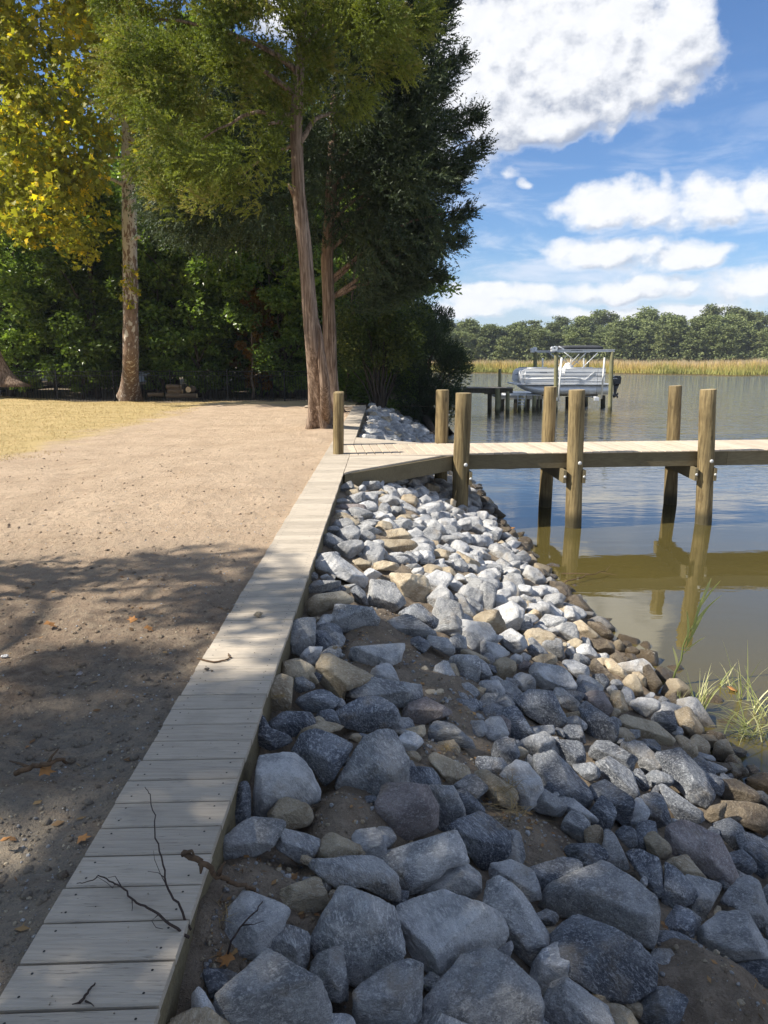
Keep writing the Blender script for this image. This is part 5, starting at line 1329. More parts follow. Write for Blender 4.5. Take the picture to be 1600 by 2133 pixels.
# --- pale house glimpsed through the trees at far left
hs = thing('house', 'pale-sided house glimpsed through the trees at the far left', 'house', (-27, 50, -.3))
for k in range(34):
    mb = MB(); mb.hexa([(-9,-.03,k*.2),(9,-.03,k*.2),(9,.0,k*.2),(-9,.0,k*.2),(-9,-.01,k*.2+.2),(9,-.01,k*.2+.2),(9,.0,k*.2+.2),(-9,.0,k*.2+.2)]); mb.build('siding_board', M_siding, hs)
mb = MB(); mb.box((-9,0.005,0),(9,7,6.78)); mb.build('wall', M_siding, hs)
mb = MB(); mb.add([(-9.5,-.6,6.7),(9.5,-.6,6.7),(9.5,7.6,6.7),(-9.5,7.6,6.7),(-9.5,3.5,9.2),(9.5,3.5,9.2)], [(0,1,5,4),(2,3,4,5),(1,2,5),(3,0,4),(3,2,1,0)]); mb.build('roof', M_roof, hs)
for x in (-5,-1.5,2,5.5):
    mb = MB(); mb.box((x-.6,-.09,3.4),(x+.6,-.031,5.0)); wdw = mb.build('window', M_white, hs); mb = MB(); mb.box((x-.5,-.1,3.5),(x+.5,-.091,4.9)); mb.build('pane', M_glass, wdw)
# ------------------------------------------------------------ boat, lift and far dock
def B(zx, zy, Y): return at_Y(1000 + zx/4.571, 680 + zy/4.571, Y)
YN, YB = 39.2, 41.7; YM = (YN+YB)/2
bo = thing('pontoon_boat', 'white and silver pontoon boat hanging in its lift beyond the dock', 'boat', (0,0,0))
def Xz(zx, zy, Y): p = B(zx, zy, Y); return p.x, p.z
zc = B(0, 605, YN).z; zt_ = B(0, 560, YN).z; rP = 0.265
for (y, zx0) in ((YN+.35, 405), (YB-.35, 405)):
    x0 = B(zx0, 600, YN).x; x1 = B(1272, 600, YN).x; mb = MB()
    pts = [(x0-.02, y, zc+.27), (x0+.25, y, zc+.16), (x0+.6, y, zc+.06), (x0+1.15, y, zc)] + [(x0+1.15+(x1-x0-1.3)*k/6, y, zc) for k in range(1,7)] + [(x1, y, zc+.02)]
    mb.tube(pts, [.03, .13, .20, rP] + [rP]*6 + [.14], 20); 
    mb.box((x0+.7, y-.02, zc+.24), (x1-.3, y+.02, zc+.34)); mb.build('pontoon', M_alu, bo)
xa, za = Xz(330, 540, YN); xb, _ = Xz(1262, 540, YN); zd = B(0, 545, YN).z
mb = MB(); mb.cbox((xa, YN, zd-.07), (xb, YB, zd), .01); mb.build('deck', M_alu, bo)
mb = MB(); mb.cbox((xa+1.2, YN+.3, zd-.16), (xb-.3, YB-.3, zd-.075), .01); mb.build('underdeck', M_black, bo)
zf0, zf1 = zd+.02, B(0, 402, YN).z; xf0, xf1 = B(385, 450, YN).x, B(1195, 450, YN).x
def fence_panel(x0, x1, y, mt, zt=zf1, nm='side_panel', rounded=False):
    mb = MB(); K = 8 if rounded else 1
    if rounded:
        pts = []; r = (zt-zf0)*.45
        prof = [(x0+r*(1-math.sin(a)), zt - r*(1-math.cos(a))) for a in np.linspace(0, math.pi/2, 7)]
        out = prof + [(x0, zf0+.1), (x0+.08, zf0), (x1, zf0), (x1, zt)]; out = [(x1, zt)] + prof + [(x0, zf0+.1), (x0+.08, zf0), (x1, zf0)]
        n = len(out); V = [(x, y-.02, z) for x, z in out] + [(x, y+.02, z) for x, z in out]
        mb.add(V, [tuple(range(n)), tuple(reversed(range(n, 2*n)))] + [(i, (i+1)%n, (i+1)%n+n, i+n) for i in range(n)])
    else: mb.cbox((x0, y-.02, zf0), (x1, y+.02, zt), .006)
    return mb.build(nm, mt, bo)
xmid = B(755, 0, YN).x; xg = B(835, 0, YN).x; zlow = B(0, 445, YN).z
for y in (YN+.06, YB-.06):
    fence_panel(xf0, xmid, y, M_white, rounded=True); fence_panel(xmid+.03, xg-.03, y, M_hullgrey, zlow, 'gate'); fence_panel(xg, xf1, y, M_hullgrey)
    for zz in (430, 470, 520):
        z = B(0, zz, YN).z; mb = MB(); mb.cbox((xf0+.15, y-.035, z-.014), (xf1, y+.035, z+.014), .004); mb.build('trim_strip', M_alu if zz != 470 else M_trim, bo)
    mb = MB(); mb.tube([(xf0+.35, y, zf1+.02), (xmid, y, zf1+.03)], .025, 8); mb.tube([(xg, y, zf1+.02), (xf1, y, zf1+.02)], .025, 8); mb.build('rail', M_alu, bo)
mb = MB(); mb.tube([(B(385,500,YN).x, YN+.02, B(0,500,YN).z), (B(900,488,YN).x, YN+.02, B(0,488,YN).z), (B(1003,505,YN).x, YN+.02, B(0,505,YN).z), (B(1090,432,YN).x, YN+.02, B(0,432,YN).z)], .014, 6); mb.build('accent_stripe', M_white, bo)
for k in range(9):   # hull lettering near the bow, too far to read
    x = B(592+k*8, 0, YN).x; z = B(0, 441, YN).z; mb = MB(); mb.box((x, YN+.030, z), (x+.025, YN+.038, z+.06)); mb.build('letter', M_trim, bo)
mb = MB(); mb.cbox((xf0+.3, YN+.1, zf0), (xf0+1.7, YN+.65, zf0+.55), .05); mb.cbox((xf0+.3, YB-.65, zf0), (xf0+1.7, YB-.1, zf0+.55), .05); mb.cbox((xf1-1.5, YB-.65, zf0), (xf1-.1, YB-.1, zf0+.6), .05); mb.build('bench_seat', M_white, bo)
mb = MB(); cx = B(868, 0, YM).x; mb.tube([(cx-.1, YM, zf0+.3), (cx-.05, YM, zf0+.75), (cx+.02, YM, zf1+.12), (cx+.1, YM, zf1+.22)], [.28,.30,.27,.16], 12); mb.build('helm_seat', M_white, bo)
mb = MB(); cx = B(800, 0, YM).x; mb.cbox((cx-.3, YM+.2, zf0), (cx+.15, YM+.9, zf1-.02), .05); mb.tube([(cx-.1, YM+.3, zf1-.02), (cx+.0, YM+.3, zf1+.3)], .02, 6); mb.build('helm_console', M_white, bo)
# bow gate rails
mb = MB(); x0 = B(392, 0, YN).x; x1 = B(448, 0, YN).x
for x in (x0, x1): mb.tube([(x, YN-.02, zf0), (x, YN-.02, B(0,425,YN).z)], .018, 6)
for zz in (425, 465, 495): mb.tube([(x0, YN-.02, B(0,zz,YN).z), (x1, YN-.02, B(0,zz,YN).z)], .014, 6)
mb.build('boarding_ladder', M_alu, bo)
# folded bimini and its stays
x0, x1 = B(740,0,YM).x, B(1140,0,YM).x; zb = B(0, 218, YM).z
mb = MB(); K = 10; pts = [(x0+(x1-x0)*k/K, YM-.9, zb+.07+.02*math.sin(math.pi*k/K)) for k in range(K+1)]
for yy in (YM-.9, YM-.3, YM+.3, YM+.9): mb.tube([(p[0], yy, p[2]) for p in pts], [.05]+[.12]*(K-1)+[.05], 8)
mb.cbox((x0+.05, YM-.95, zb+.0), (x1-.15, YM+.95, zb+.17), .04); mb.build('folded_canopy', M_canvas, bo)
for yy in (YN+.1, YB-.1):
    mb = MB(); mb.tube([(B(805,245,YN).x, yy, B(0,245,YN).z), (B(945,350,YN).x, yy, B(0,352,YN).z)], .02, 6); mb.tube([(B(950,262,YN).x, yy, B(0,262,YN).z), (B(848,372,YN).x, yy, B(0,372,YN).z)], .02, 6)
    mb.tube([(B(1125,252,YN).x, yy, B(0,252,YN).z), (B(958,415,YN).x, yy, B(0,415,YN).z)], .026, 6); mb.tube([(B(870,300,YN).x, yy, B(0,300,YN).z), (B(868,415,YN).x, yy, B(0,415,YN).z)], .014, 6); mb.build('canopy_stay', M_alu, bo)
# outboard motor
mt = link('outboard_motor', None, bo, (0,0,0))
def prof(name, out, y0, y1, m, par):
    n = len(out); mb = MB(); V = [(B(a, b, YM).x, y0, B(a, b, YM).z) for a, b in out] + [(B(a, b, YM).x, y1, B(a, b, YM).z) for a, b in out]
    cxm = sum(v[0] for v in V)/len(V); czm = sum(v[2] for v in V)/len(V)
    W = [(cxm+(v[0]-cxm)*.86, v[1] + (-.06 if i < n else .06), czm+(v[2]-czm)*.86) for i, v in enumerate(V)]
    F = [tuple(range(2*n, 3*n)), tuple(reversed(range(3*n, 4*n)))]
    for i in range(n):
        j = (i+1) % n; F += [(i, j, j+n, i+n), (2*n+i, 2*n+j, j, i), (i+n, j+n, 3*n+j, 3*n+i)]
    mb.add(V + W, F, False); return mb.build(name, m, par)
prof('cowl', [(1262,478),(1285,468),(1330,470),(1340,490),(1332,545),(1275,560),(1262,530)], YM-.14, YM+.14, M_black, mt)
prof('leg', [(1272,560),(1325,545),(1300,600),(1292,640),(1308,650),(1300,665),(1272,680),(1262,660),(1275,630)], YM-.05, YM+.05, M_black, mt)
mb = MB(); x, z = Xz(1300, 655, YM)
for k in range(3):
    a = k*2.1; mb.tube([(x+.03, YM, z), (x+.04, YM+.12*math.cos(a), z+.12*math.sin(a)), (x+.02, YM+.16*math.cos(a+.3), z+.16*math.sin(a+.3))], [.03,.05,.015], 6)
mb.build('propeller', M_black, mt)
for k in range(6):
    x = B(1288+k*7, 0, YM).x; z = B(0, 494, YM).z; mb = MB(); mb.box((x, YM-.225, z-.02), (x+.025, YM-.20, z+.03)); mb.build('letter', M_letter, mt)
# lift
lf = thing('boat_lift', 'boat lift of green-grey timber piles with aluminium top beams around the boat', 'boat lift', (0,0,0))
def lpost(t, b, Y, r, m=M_oldpile, par=None):
    T = B(*t, Y); b_ = B(*b, Y); return pile('piling', b_, T, r, r*.93, m, par, n=12, zb=-2.2)
YL0, YL1 = 38.5, 42.8
lpost((727,242), (722,575), YL0, .115, par=lf); lpost((1256,238), (1232,900), YL0, .115, par=lf); lpost((528,242), (524,400), YL1, .12, par=lf); lpost((1028,258), (1024,400), YL1, .09, par=lf)
def beam(za, zb_, Y, nm='beam'):
    p = B(*za, Y); q = B(*zb_, Y); mb = MB(); z0 = (p.z+q.z)/2; mb.cbox((p.x, Y-.10, z0-.065), (q.x, Y+.10, z0-.045), .004); mb.cbox((p.x, Y-.10, z0+.045), (q.x, Y+.10, z0+.065), .004); mb.cbox((p.x, Y-.02, z0-.0445), (q.x, Y+.02, z0+.0445), .002)
    mb.box((p.x+.3, Y-.028, z0-.04), (q.x-.2, Y-.0205, z0+.04)); return mb.build(nm, M_alu, lf)
beam((690,232), (1280,229), YL0); beam((490,235), (1045,240), YL1)
for k in range(10):
    p = B(868+k*11, 229, YL0); mb = MB(); mb.box((p.x, YL0-.034, p.z-.025), (p.x+.035, YL0-.0285, p.z+.025)); mb.build('letter', M_trim, lf)
for (zx, zy, Y) in ((692, 210, YL0), (716, 205, YL0), (497, 222, YL1), (522, 212, YL1)):
    p = B(zx, zy, Y); mb = MB(); mb.tube([(p.x, Y-.18, p.z), (p.x, Y+.18, p.z)], .10, 12); mb.cbox((p.x-.07, Y-.2, p.z-.16), (p.x+.07, Y+.2, p.z-.06), .01); mb.build('winch', M_alu, lf)
for (a, b, Y) in (((750,190),(800,218),YL0), ((640,235),(740,320),YL1)):
    mb = MB(); mb.tube([B(*a, Y), B(*b, Y)], .03, 6); mb.build('brace', M_alu, lf)
for (t, b, Y) in (((779,296),(745,715),YL0+.45), ((1186,296),(1155,690),YL0+.45), ((596,302),(594,640),YB+.3), ((988,300),(986,640),YB+.3)):
    mb = MB(); mb.tube([B(*b, Y), B(*t, Y)], .045, 10); mb.build('guide_pole', M_pvc, lf)
zc2 = B(0, 668, YL0).z
for zx in (745, 1150):
    x = B(zx, 0, YL0).x; mb = MB(); mb.cbox((x-.06, YL0-.1, zc2-.10), (x+.06, YL1, zc2), .01); mb.build('cradle_beam', M_alu, lf)
    mb = MB(); mb.tube([(x, YL0, zc2), (x, YL0, B(0,240,YL0).z)], .008, 5); mb.build('cable', M_hose, lf)
    mb = MB(); mb.cbox((x-.12, YL0-.13, zc2-.22), (x+.12, YL0+.05, zc2-.04), .02); mb.build('pulley_block', M_alu, lf)
mb = MB(); mb.cbox((B(640,0,YL0).x, YL0+.5, zc2+.001), (B(1190,0,YL0).x, YL0+.62, zc2+.09), .01); mb.build('bunk_board', M_darkwood, lf); mb = MB(); mb.cbox((B(640,0,YL0).x, YL1-1.1, zc2+.001), (B(1190,0,YL0).x, YL1-.98, zc2+.09), .01); mb.build('bunk_board', M_darkwood, lf)
# neighbour's dock
fd = thing('far_dock', 'weathered neighbouring dock that leads to the boat lift', 'dock', (0,0,0))
YD0, YD1 = 36.9, 38.1; xl, xr = at_Y(800, 808, YD0).x, B(315, 590, YD0).x; zD = at_Y(960, 809, YD0).z
x = xl
bdm = MB(); bdm.cbox((0, YD0, 0), (.137, YD1, .03), .004); bdm = bdm.mesh('plank', M_olddeck)
while x < xr: link('plank', bdm, fd, (x, 0, zD)); x += .145
while x < B(1200, 0, 38).x: 
    x += .145
for y in (YD0+.03, YD1-.07): mb = MB(); mb.cbox((xl, y, zD-.24), (xr, y+.04, zD-.002), .004); mb.build('stringer', M_darkwood, fd)
for (zx, ty, by, r, m, Y) in ((92,620,900,.115,M_darkwood,YD0+.3),(166,590,800,.125,M_oldpile,YD0-.14),(189,405,590,.085,M_oldpile,YD1+.14),(264,618,800,.11,M_oldpile,YD0+.1),(376,650,800,.10,M_oldpile,38.4),(430,655,800,.085,M_oldpile,39.4),(516,655,800,.10,M_oldpile,38.6),(563,665,800,.04,M_oldpile,38.2),(578,665,800,.10,M_darkwood,41),(838,668,800,.16,M_darkwood,41.5),(1006,668,800,.07,M_darkwood,42.5),(1172,655,800,.14,M_darkwood,41.5)):
    lpost((zx,ty), (zx-2,by), Y, r, m, par=fd)
p = at_Y(960, 812, YD0-.14); pile('piling', (p.x, YD0-.14, WL), (p.x, YD0-.14, zD+.01), .13, .12, M_oldpile, fd, n=12)
mb = MB(); mb.cbox((B(60,0,YD0).x, YD0-.05, B(0,645,YD0).z), (B(190,0,YD0).x, YD0-.005, B(0,626,YD0).z+.02), .01); mb.build('cap_beam', M_darkwood, fd)
mb = MB(); x0 = B(388,0,38.2).x; x1 = B(455,0,38.2).x
for x in (x0, x1): mb.tube([(x, 38.2, B(0,770,38.2).z), (x, 38.2, B(0,640,38.2).z)], .022, 6)
for zz in (655, 685, 715, 745): mb.tube([(x0, 38.2, B(0,zz,38.2).z), (x1, 38.2, B(0,zz,38.2).z)], .02, 6)
mb.build('ladder', M_alu, fd)
fl = thing('floating_platform', 'low white floating platform moored under the bow of the boat', 'float', (0,0,0))
x0, x1 = B(200,0,40).x, B(620,0,40).x; z0, z1 = B(0,690,40).z, B(0,655,40).z
mb = MB(); mb.cbox((x0, 39.6, z0), (x1, 43.2, z1), .03); mb.build('float_body', simple('float_tan', (.50,.46,.38), .7), fl)
mb = MB(); mb.cbox((x0-.02, 39.57, z1+.003), (x1+.02, 43.22, z1+.06), .01); mb.build('float_deck', M_white, fl)
for zx in (205, 235, 285, 360, 480, 580):
    mb = MB(); x = B(zx, 0, 40).x; mb.cbox((x-.08, 39.65, WL-.2), (x+.08, 39.9, z0-.003), .01); mb.build('float_leg', M_darkwood, fl)
for z in (B(0,634,40).z, B(0,645,40).z): mb = MB(); mb.tube([(x0, 39.6, z), (x0+1.4, 39.6, z)], .02, 6); mb.build('rail', M_alu, fl)
# ------------------------------------------------------------ small things
def twig(name, pts_px, Y_or_z, r0, r1, m, label, cat='twig', lift=0.004, subs=(), pts3=None):
    P = pts3 or [at_z(px, py, Y_or_z + lift) for px, py in pts_px]; c = P[0].copy(); mb = MB(); n = len(P)
    rr = random.Random(len(P)+int(r0*1e5)); fine = []
    for i in range(n-1):
        for k in range(4): fine.append(P[i].lerp(P[i+1], k/4) + Vector((rr.uniform(-1,1), rr.uniform(-1,1), rr.uniform(0,.6)))*r0*0.8)
    fine.append(P[-1]); mb.tube([p-c for p in fine], [r0+(r1-r0)*i/(len(fine)-1) for i in range(len(fine))], 7)
    for s in subs: 
        Q = [at_z(px, py, Y_or_z+lift) for px, py in s] if pts3 is None else s
        mb.tube([p-c for p in Q], [r1*1.6]+[r1*.8]*(len(Q)-2)+[r1*.5], 5)
    return props(mb.build(name, m, None, c), label, cat)
def lifted(px, zs): return [at_z(a, b, z) for (a, b), z in zip(px, zs)]
twig('root_twig', None, 0, .004, .0012, M_twig, 'thin dark root arching up over the boardwalk from its near right edge', pts3=lifted([(397,1938),(375,1890),(352,1855),(340,1800),(325,1745),(322,1700),(312,1655),(302,1640)], [-.03,.03,.05,.07,.08,.08,.08,.07]), subs=[lifted([(350,1850),(335,1822),(322,1790),(320,1772)], [.055,.06,.06,.06]), lifted([(345,1830),(330,1818),(308,1815)], [.06,.05,.05])])
twig('root_twig', None, 0, .0045, .0012, M_twig, 'curly dark root lying across the boardwalk with frayed tip', pts3=lifted([(392,1955),(360,1930),(330,1905),(300,1888),(275,1872),(252,1845),(230,1835),(205,1825),(185,1838),(160,1840)], [-.02,.015,.02,.02,.02,.02,.018,.02,.015,.012]),
     subs=[lifted([(252,1845),(240,1825),(225,1828)], [.02,.03,.02]), lifted([(240,1840),(235,1850),(222,1838),(200,1825)], [.02,.02,.025,.02]), lifted([(275,1872),(276,1890),(275,1898)], [.02,.012,.008]), lifted([(330,1905),(316,1918),(325,1932),(340,1935)], [.015,.012,.01,.01])])
twig('broken_branch', None, 0, .011, .006, M_branch, 'broken brown branch jutting onto the boardwalk edge from the soil', 'branch', pts3=lifted([(380,1780),(400,1786),(430,1800),(455,1825),(480,1838),(515,1850),(540,1866)], [.06,.055,.04,.0,-.06,-.09,-.12]), subs=[lifted([(455,1822),(462,1805),(470,1795)], [.02,.05,.06]), lifted([(420,1800),(418,1820)], [.045,.02]), lifted([(380,1780),(400,1772),(404,1780)], [.06,.08,.08])])
twig('dark_stem', None, 0, .004, .0015, M_twig, 'thin dark stem bent across the pale slab by the near boardwalk', pts3=lifted([(470,2000),(482,1960),(505,1925),(535,1895),(552,1868)], [-.16,-.10,-.08,-.08,-.10]), subs=[lifted([(505,1927),(530,1925),(550,1918)], [-.08,-.07,-.08])])
twig('stick', [(412,1372),(445,1380),(468,1376),(480,1370),(476,1362)], 0, .005, .004, M_branch, 'short curved stick lying on the boardwalk', 'stick', .006)
twig('stick', [(168,2088),(185,2065),(198,2048)], 0, .004, .002, M_twig, 'short dark stick on the lowest near boardwalk planks', 'stick', .004, subs=[[(168,2088),(150,2092)],[(178,2085),(190,2090),(196,2096)]])
twig('root', None, 0, .012, .006, M_branch, 'half-buried brown root in the dirt at the left edge', 'root', pts3=[at_z(30, 1615, .0), at_z(62, 1600, .03), at_z(100, 1592, .05), at_z(128, 1582, .05), at_z(140,1590,.0)], subs=[[at_z(100,1592,.05), at_z(108,1575,.07), at_z(122,1560,.08)], [at_z(62,1600,.03), at_z(40,1590,.02), at_z(20,1585,.0)]])
for k, (a, b) in enumerate((((1170,1195),(1235,1198)), ((1170,1218),(1262,1190)))): 
    p, q = at_z(*a, WL+.03), at_z(*b, WL+.06); mb = MB(); limb(mb, (0,0,0), q-p, .009, .004, k, .03, 6)
    if k: limb(mb, q-p, at_z(1262,1190,WL+.06)-p+Vector((.12,.2,.02)), .004, .002, 5, 0, 5); limb(mb, (q-p)*.9, (q-p)+Vector((.10,-.18,0)), .004, .002, 6, 0, 5)
    props(mb.build('driftwood_stick', M_branch, None, p), ['straight stick floating by the rocks below the second near piling','forked stick floating by the rocks below the second near piling'][k], 'stick')
# stones on the boardwalk and dirt
def stone(px, py, rpx, tone, lab, z=None, asp=1.1):
    p = at_z(px, py, 0.0 if z is None else z); d = (p-cam.location).length; R = rpx*d/FPX
    Rr = star_radii(blob_outline(0, 0, R, asp, .2, np.random.default_rng(int(px)))); P, F = rock_mesh('s', Rr, (0,.8,.6), 3, int(px)+5, .8)
    o = link('stone', mesh_np('stone', P, F, RM[tone], True), None, p + Vector((0,0,R*.55))); props(o, lab, 'stone')
stone(538, 1285, 10, 't', 'small tan stone sitting in the middle of the boardwalk')
stone(430, 1397, 6, 'w', 'dark clod of soil on the left half of the boardwalk')
stone(442, 1399, 3, 'w', 'tiny clod beside the dark clod on the boardwalk')
stone(78, 1366, 8, 'g', 'small grey stone in the dappled dirt left of the boardwalk', -.03)
stone(12, 1371, 7, 'l', 'small white stone in the dirt at the left edge', -.03)
stone(165, 1408, 7, 'p', 'small reddish stone in the dappled dirt', -.03)
# fallen leaves
lf_me = MB(); pts = [(x*.05, y*.07-.03, .012*abs(x)+.004*math.sin(y*5)) for x, y in STAR]; lf_me.add(pts, [tuple(range(10))]); lf_me = lf_me.mesh('leaf', M_fallen)
for k, (px, py, lab, z, s) in enumerate([(105,1302,'curled brown leaf in the shade at the left of the dirt',-.02,1.2),(275,1290,'small orange leaf near the middle of the dappled dirt',-.02,1.0),(500,1265,'brown leaf at the left edge of the boardwalk beside the stone',-.02,1.0),(50,1563,'pale leaf on the dark dirt above the root',-.02,.8),(175,1747,'tan leaf on the gravel just left of the boardwalk',-.02,.7),(4,1752,'orange-red leaf on the gravel at the left picture edge',-.02,.8),(98,1608,'dry brown leaf beside the half-buried root',.02,.9),(472,2000,'rust-coloured leaf on the soil by the near pale slab',-.15,.7),(1058,1102,'reddish leaf floating between dock and rocks',WL+.005,3.2),(1528,1436,'orange leaf floating among the shore grass',WL+.005,1.6),(310,1310,'pale strip of leaf in the dappled dirt',-.02,.9)]):
    o = link('fallen_leaf', lf_me, None, at_z(px, py, z)); o.rotation_euler = (random.uniform(-.4,.4), random.uniform(-.4,.4), random.uniform(0,6)); o.scale = (s,)*3; props(o, lab, 'leaf', 'fallen leaves')
# pebbles and grit
def pebbles(name, n, gen, rmin, rmax, mats, label):
    V0, F0 = ico(0); V0 = V0*np.array([1, 1, .7]); P = []; Fc = []; mi = []
    for k in range(n):
        q = gen();
        if q is None: continue
        r = rmin*(rmax/rmin)**(random.random()**2.2); J = 1 + 0.28*rng.uniform(-1, 1, (12, 1)); a = random.uniform(0, 6.28); R2 = np.array([[math.cos(a), -math.sin(a), 0], [math.sin(a), math.cos(a), 0], [0, 0, 1]])
        P.append((V0*J*r*np.array([1, random.uniform(.6, 1), 1])) @ R2.T + np.array(q)); Fc.append(F0 + 12*len(Fc)); mi += [random.choices(range(len(mats)), [3,3,2,1][:len(mats)])[0]]*20
    me = mesh_np(name, np.concatenate(P), np.concatenate(Fc), mats, True); me.polygons.foreach_set('material_index', np.array(mi, dtype=np.int32)); return props(link(name, me), label, 'pebbles', kind='stuff')
def gen_bank():
    if random.random() < 0.75:
        a, b, r, h = random.choice(MW); x = random.gauss(a, r*.9); y = random.gauss(b, r*.9)
    else: x = random.uniform(-.55, 1.6); y = random.uniform(1.2, 7)
    if x < -.55 or y < 0.8: return None
    return (x, y, float(bank_z(np.array([x]), np.array([y]))[0]) + .002)
pebbles('bank_pebbles', 3600, gen_bank, .003, .016, [RM['t'], RM['g'], M_bank, RM['l']], 'small stones and grit on the soil pockets between the rocks')
def gen_dirt():
    y = 1.2*(9/1.2)**random.random(); x = -1.02 - abs(random.gauss(0, .22 + .12*y)) if random.random() < .65 else random.uniform(-4.5, -1.03)
    if x < -4.5: return None
    return (x, y, float(dirt_z(np.array([x]), np.array([y]))[0]) + .001)
pebbles('dirt_pebbles', 5200, gen_dirt, .0022, .010, [RM['t'], M_dirt, RM['g'], RM['l']], 'small stones and gravel in the dirt left of the boardwalk')
def gen_bd():
    y = 1.3*(12.5/1.3)**random.random(); return (random.uniform(-1, -.59), y, .001)
pebbles('board_crumbs', 240, gen_bd, .0012, .004, [RM['w'], RM['t']], 'crumbs of soil scattered on the boardwalk planks')
def gen_clod():
    y = 1.4*(13/1.4)**random.random(); x = -1.05 - random.random()*(1.2+.42*y)
    return (x, y, float(dirt_z(np.array([x]), np.array([y]))[0]) + .002)
pebbles('soil_clods', 2600, gen_clod, .006, .024, [M_dirt, M_dirt, M_bank], 'loose clods of soil scattered over the raked dirt')
def litter(name, n, gen, s0, s1, label):
    V = []; F = []; at = []
    for k in range(n):
        q = gen()
        if q is None: continue
        a = random.uniform(0, 6.28); L = random.uniform(s0, s1); w = L*random.choice([.12, .12, .5, .7]); c, s = math.cos(a), math.sin(a); b = len(V); u = random.uniform(0, .4)*L
        for (x, y, z) in ((-L, 0, 0), (0, -w, u*.5), (L, 0, u), (0, w, .1*L)): V.append((q[0]+x*c-y*s, q[1]+x*s+y*c, q[2]+.003+z))
        F.append((b, b+1, b+2, b+3)); at.append(random.random())
    return props(link(name, mesh_np(name, np.array(V), np.array(F), L_litter, False, at)), label, 'leaf litter', kind='stuff')
L_litter = leaf_mat('leaf_litter_bits', [(0.10,0.06,0.03),(0.26,0.14,0.06),(0.42,0.27,0.12),(0.20,0.12,0.06)], 0.1, 0.8)
def gen_yard():
    y = 1.4*(27/1.4)**random.random(); x = -1.05 - random.random()*(1.5+.5*y); return (x, y, float(dirt_z(np.array([x]), np.array([y]))[0]))
litter('yard_leaf_litter', 620, gen_yard, .008, .028, 'bits of dry leaf and twig strewn over the dirt yard')
def gen_pock():
    a, b, r, h = random.choice(MW); x = random.gauss(a, r); y = random.gauss(b, r)
    return None if x < -.55 or y < .8 else (x, y, float(bank_z(np.array([x]), np.array([y]))[0]))
litter('bank_leaf_litter', 700, gen_pock, .005, .022, 'needles, roots and leaf bits on the soil pockets between the rocks')
# rootlets and dry grass in the soil pockets
def tuft(name, base, n, h, spread, m, label, cat, w=.004, bend=.5, lean=(0,0), kind=None, group=None, seed=0):
    r = random.Random(seed); V = []; F = []; at = []
    for k in range(n):
        a = r.uniform(0, 6.28); L = h*r.uniform(.45, 1.1); d = Vector((math.cos(a)*spread + lean[0], math.sin(a)*spread + lean[1], 1)).normalized(); bb = Vector((r.gauss(0,.35)*spread*h*.5, r.gauss(0,.35)*spread*h*.5, 0))
        side = Vector((-math.sin(a+r.uniform(-.6,.6)), math.cos(a), 0)); S = 6; p = bb.copy(); bd = bend*r.uniform(.2, 1.6); rv = r.random()
        for s in range(S+1):
            ww = w*(1-(s/S)**1.6)+w*.06; V += [tuple(p-side*ww), tuple(p+side*ww)]
            if s < S: q = len(V); F.append((q-2, q-1, q+1, q)); at.append(rv)
            dd = Vector((d.x, d.y, d.z - bd*(s/S)**1.5*1.3)).normalized() if True else d
            dd = Vector((d.x*(1+bd*s/S), d.y*(1+bd*s/S), max(d.z - bd*(s/S)*1.2, -.8))).normalized(); p = p + dd*(L/S)
    o = link(name, mesh_np(name, np.array(V), np.array(F), m, False, at), None, base); return props(o, label, cat, group, kind)
for (px, py, n, h, lab) in ((1050,1640,110,.13,'tuft of dry brown rootlets in the soil pocket left of the two-facet rock'),(1070,1690,60,.12,'straggling dry roots hanging into the dark soil pocket'),(700,1350,60,.05,'wisps of dry straw on the upper soil patch beside the square block'),(930,1560,70,.05,'dry roots and needles on the soil around the dusty tan boulder'),(582,1447,60,.06,'yellow dry grass lying on the tan rock beside the boardwalk'),(820,985,26,.12,'wispy dry grass sprouting from rocks beneath the dock corner'),(455,1905,30,.08,'dark rootlets in the soil beside the near boardwalk')):
    p = hit_slope(px, py, .05); tuft('dry_grass_tuft', p, n, h, 1.6, L_dry, lab, 'dry grass', .0013, .9, group='dry grass among the rocks', seed=px)
# shore grass at the waterline
G = lambda px, py: at_z(px, py, WL+.01)
tuft('shore_grass', G(1455,1480), 30, .42, .33, L_grass, 'upright green grass tuft growing at the foot of the two-toned rock', 'grass', .0045, .5, group='shore grass tufts', seed=1)
tuft('shore_grass', G(1562,1530), 40, .42, 1.0, L_grass, 'sprawling grass tuft bending over the water at the right edge', 'grass', .0045, .9, (-.35,-.1), group='shore grass tufts', seed=2)
tuft('shore_grass', G(1598,1490), 28, .50, .7, L_grass, 'grass tuft cut off by the right picture edge', 'grass', .0045, .8, (-.1,-.1), group='shore grass tufts', seed=3)
tuft('shore_grass', G(1545,1455), 12, .5, .35, L_grass, 'few thin upright blades standing behind the sprawling tuft', 'grass', .0042, .35, group='shore grass tufts', seed=4)
tuft('shore_grass', G(1505,1425), 12, .26, .9, L_grass, 'small sparse blades in the water between the grass tufts', 'grass', .004, .8, group='shore grass tufts', seed=6)
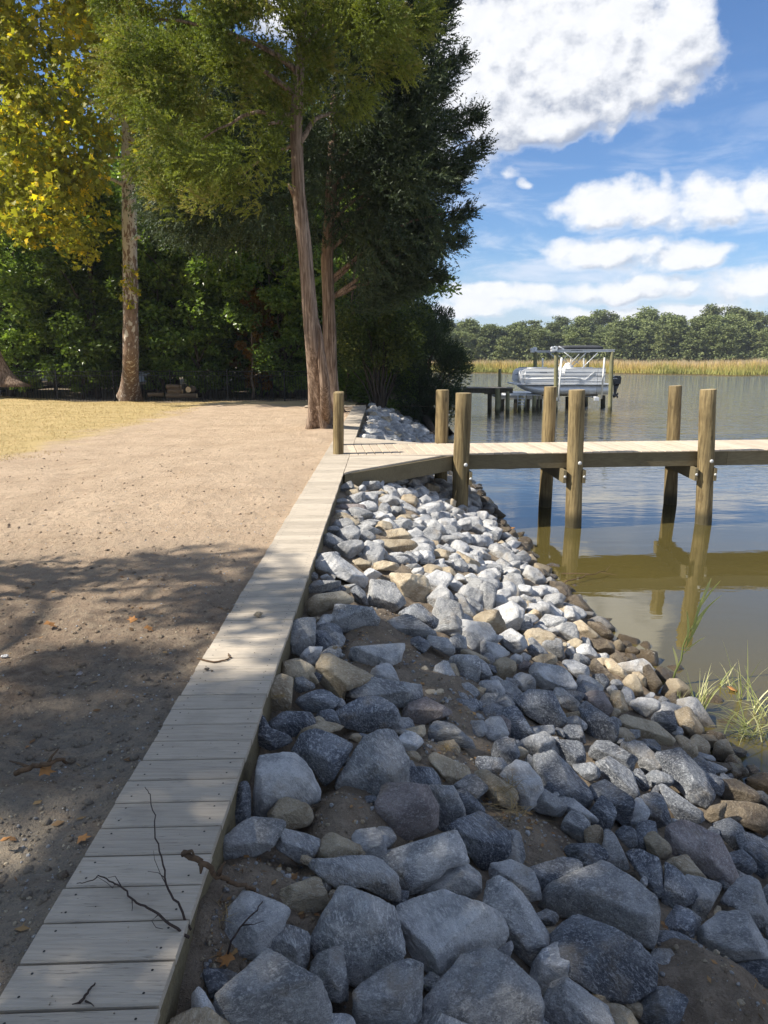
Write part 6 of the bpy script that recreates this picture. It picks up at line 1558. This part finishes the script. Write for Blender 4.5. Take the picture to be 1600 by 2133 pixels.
tuft('shore_grass', G(1415,1470), 7, .16, .5, L_grass, 'tiny yellow-green sprig beside the light brown waterline rock', 'grass', .004, .5, group='shore grass tufts', seed=7)
b0 = G(1400,1425); rd = MB(); tip = at_Y(1478, 1215, b0.y+.05); limb(rd, (0,0,0), (tip-b0)*.86, .011, .004, 3, .02, 6); stem = rd
reed = thing('reed', 'tall single reed leaning right over the water with long blades', 'reed', b0)
rd.build('stem', L_grass, reed)
V = []; F = []; at = []; axis = (tip-b0)
for k, (f, ln, a) in enumerate([(.35,.34,.05),(.42,.30,-.25),(.5,.32,.22),(.56,.3,-.1),(.62,.34,.35),(.7,.3,.0),(.78,.28,.18),(.3,.26,.5),(.15,.22,-.35),(.85,.2,-.05)]):
    p = axis*f; d0_ = axis.normalized(); sx_ = Vector((1,0,0)); d = (d0_ + sx_*a + Vector((0,.1*((k%3)-1),0))).normalized()
    for s in range(7):
        w = .011*(math.sin(math.pi*min(1,(s+1)/7.2))**.8+.05); q = len(V); V += [tuple(p-sx_*w), tuple(p+sx_*w+Vector((0,.003,0)))]
        if s < 6: F.append((q, q+1, q+3, q+2)); at.append(.3+.05*k)
        p = p + d*(ln/6); d = (d + sx_*a*.18 + Vector((0,0,-.02))).normalized()
link('blade', mesh_np('blade', np.array(V), np.array(F), L_grass, False, at), reed)
# submerged old trunk under the shore cedar
mb = MB(); p = at_Y(888, 872, 26.5); q = at_Y(906, 905, 25.2); mb.tube([p-p, q-p], [.14,.12], 10); props(mb.build('driftwood_log', M_trunk, None, p), 'dark fallen trunk slanting into the water behind the far rocks', 'log')
# ------------------------------------------------------------ thin haze over the river
m = bpy.data.materials.new('haze_air'); m.use_nodes = True; m.node_tree.nodes.clear(); N = NT(m.node_tree)
pv = N.new('ShaderNodeVolumePrincipled', {'Color': (0.80, 0.88, 1.0, 1), 'Density': 0.00032, 'Anisotropy': 0.0})
N.new('ShaderNodeOutputMaterial', {'Volume': pv.outputs[0]})
mb = MB(); mb.box((-950, -450, -12), (1550, 2250, 45)); props(mb.build('haze', m), kind='stuff')
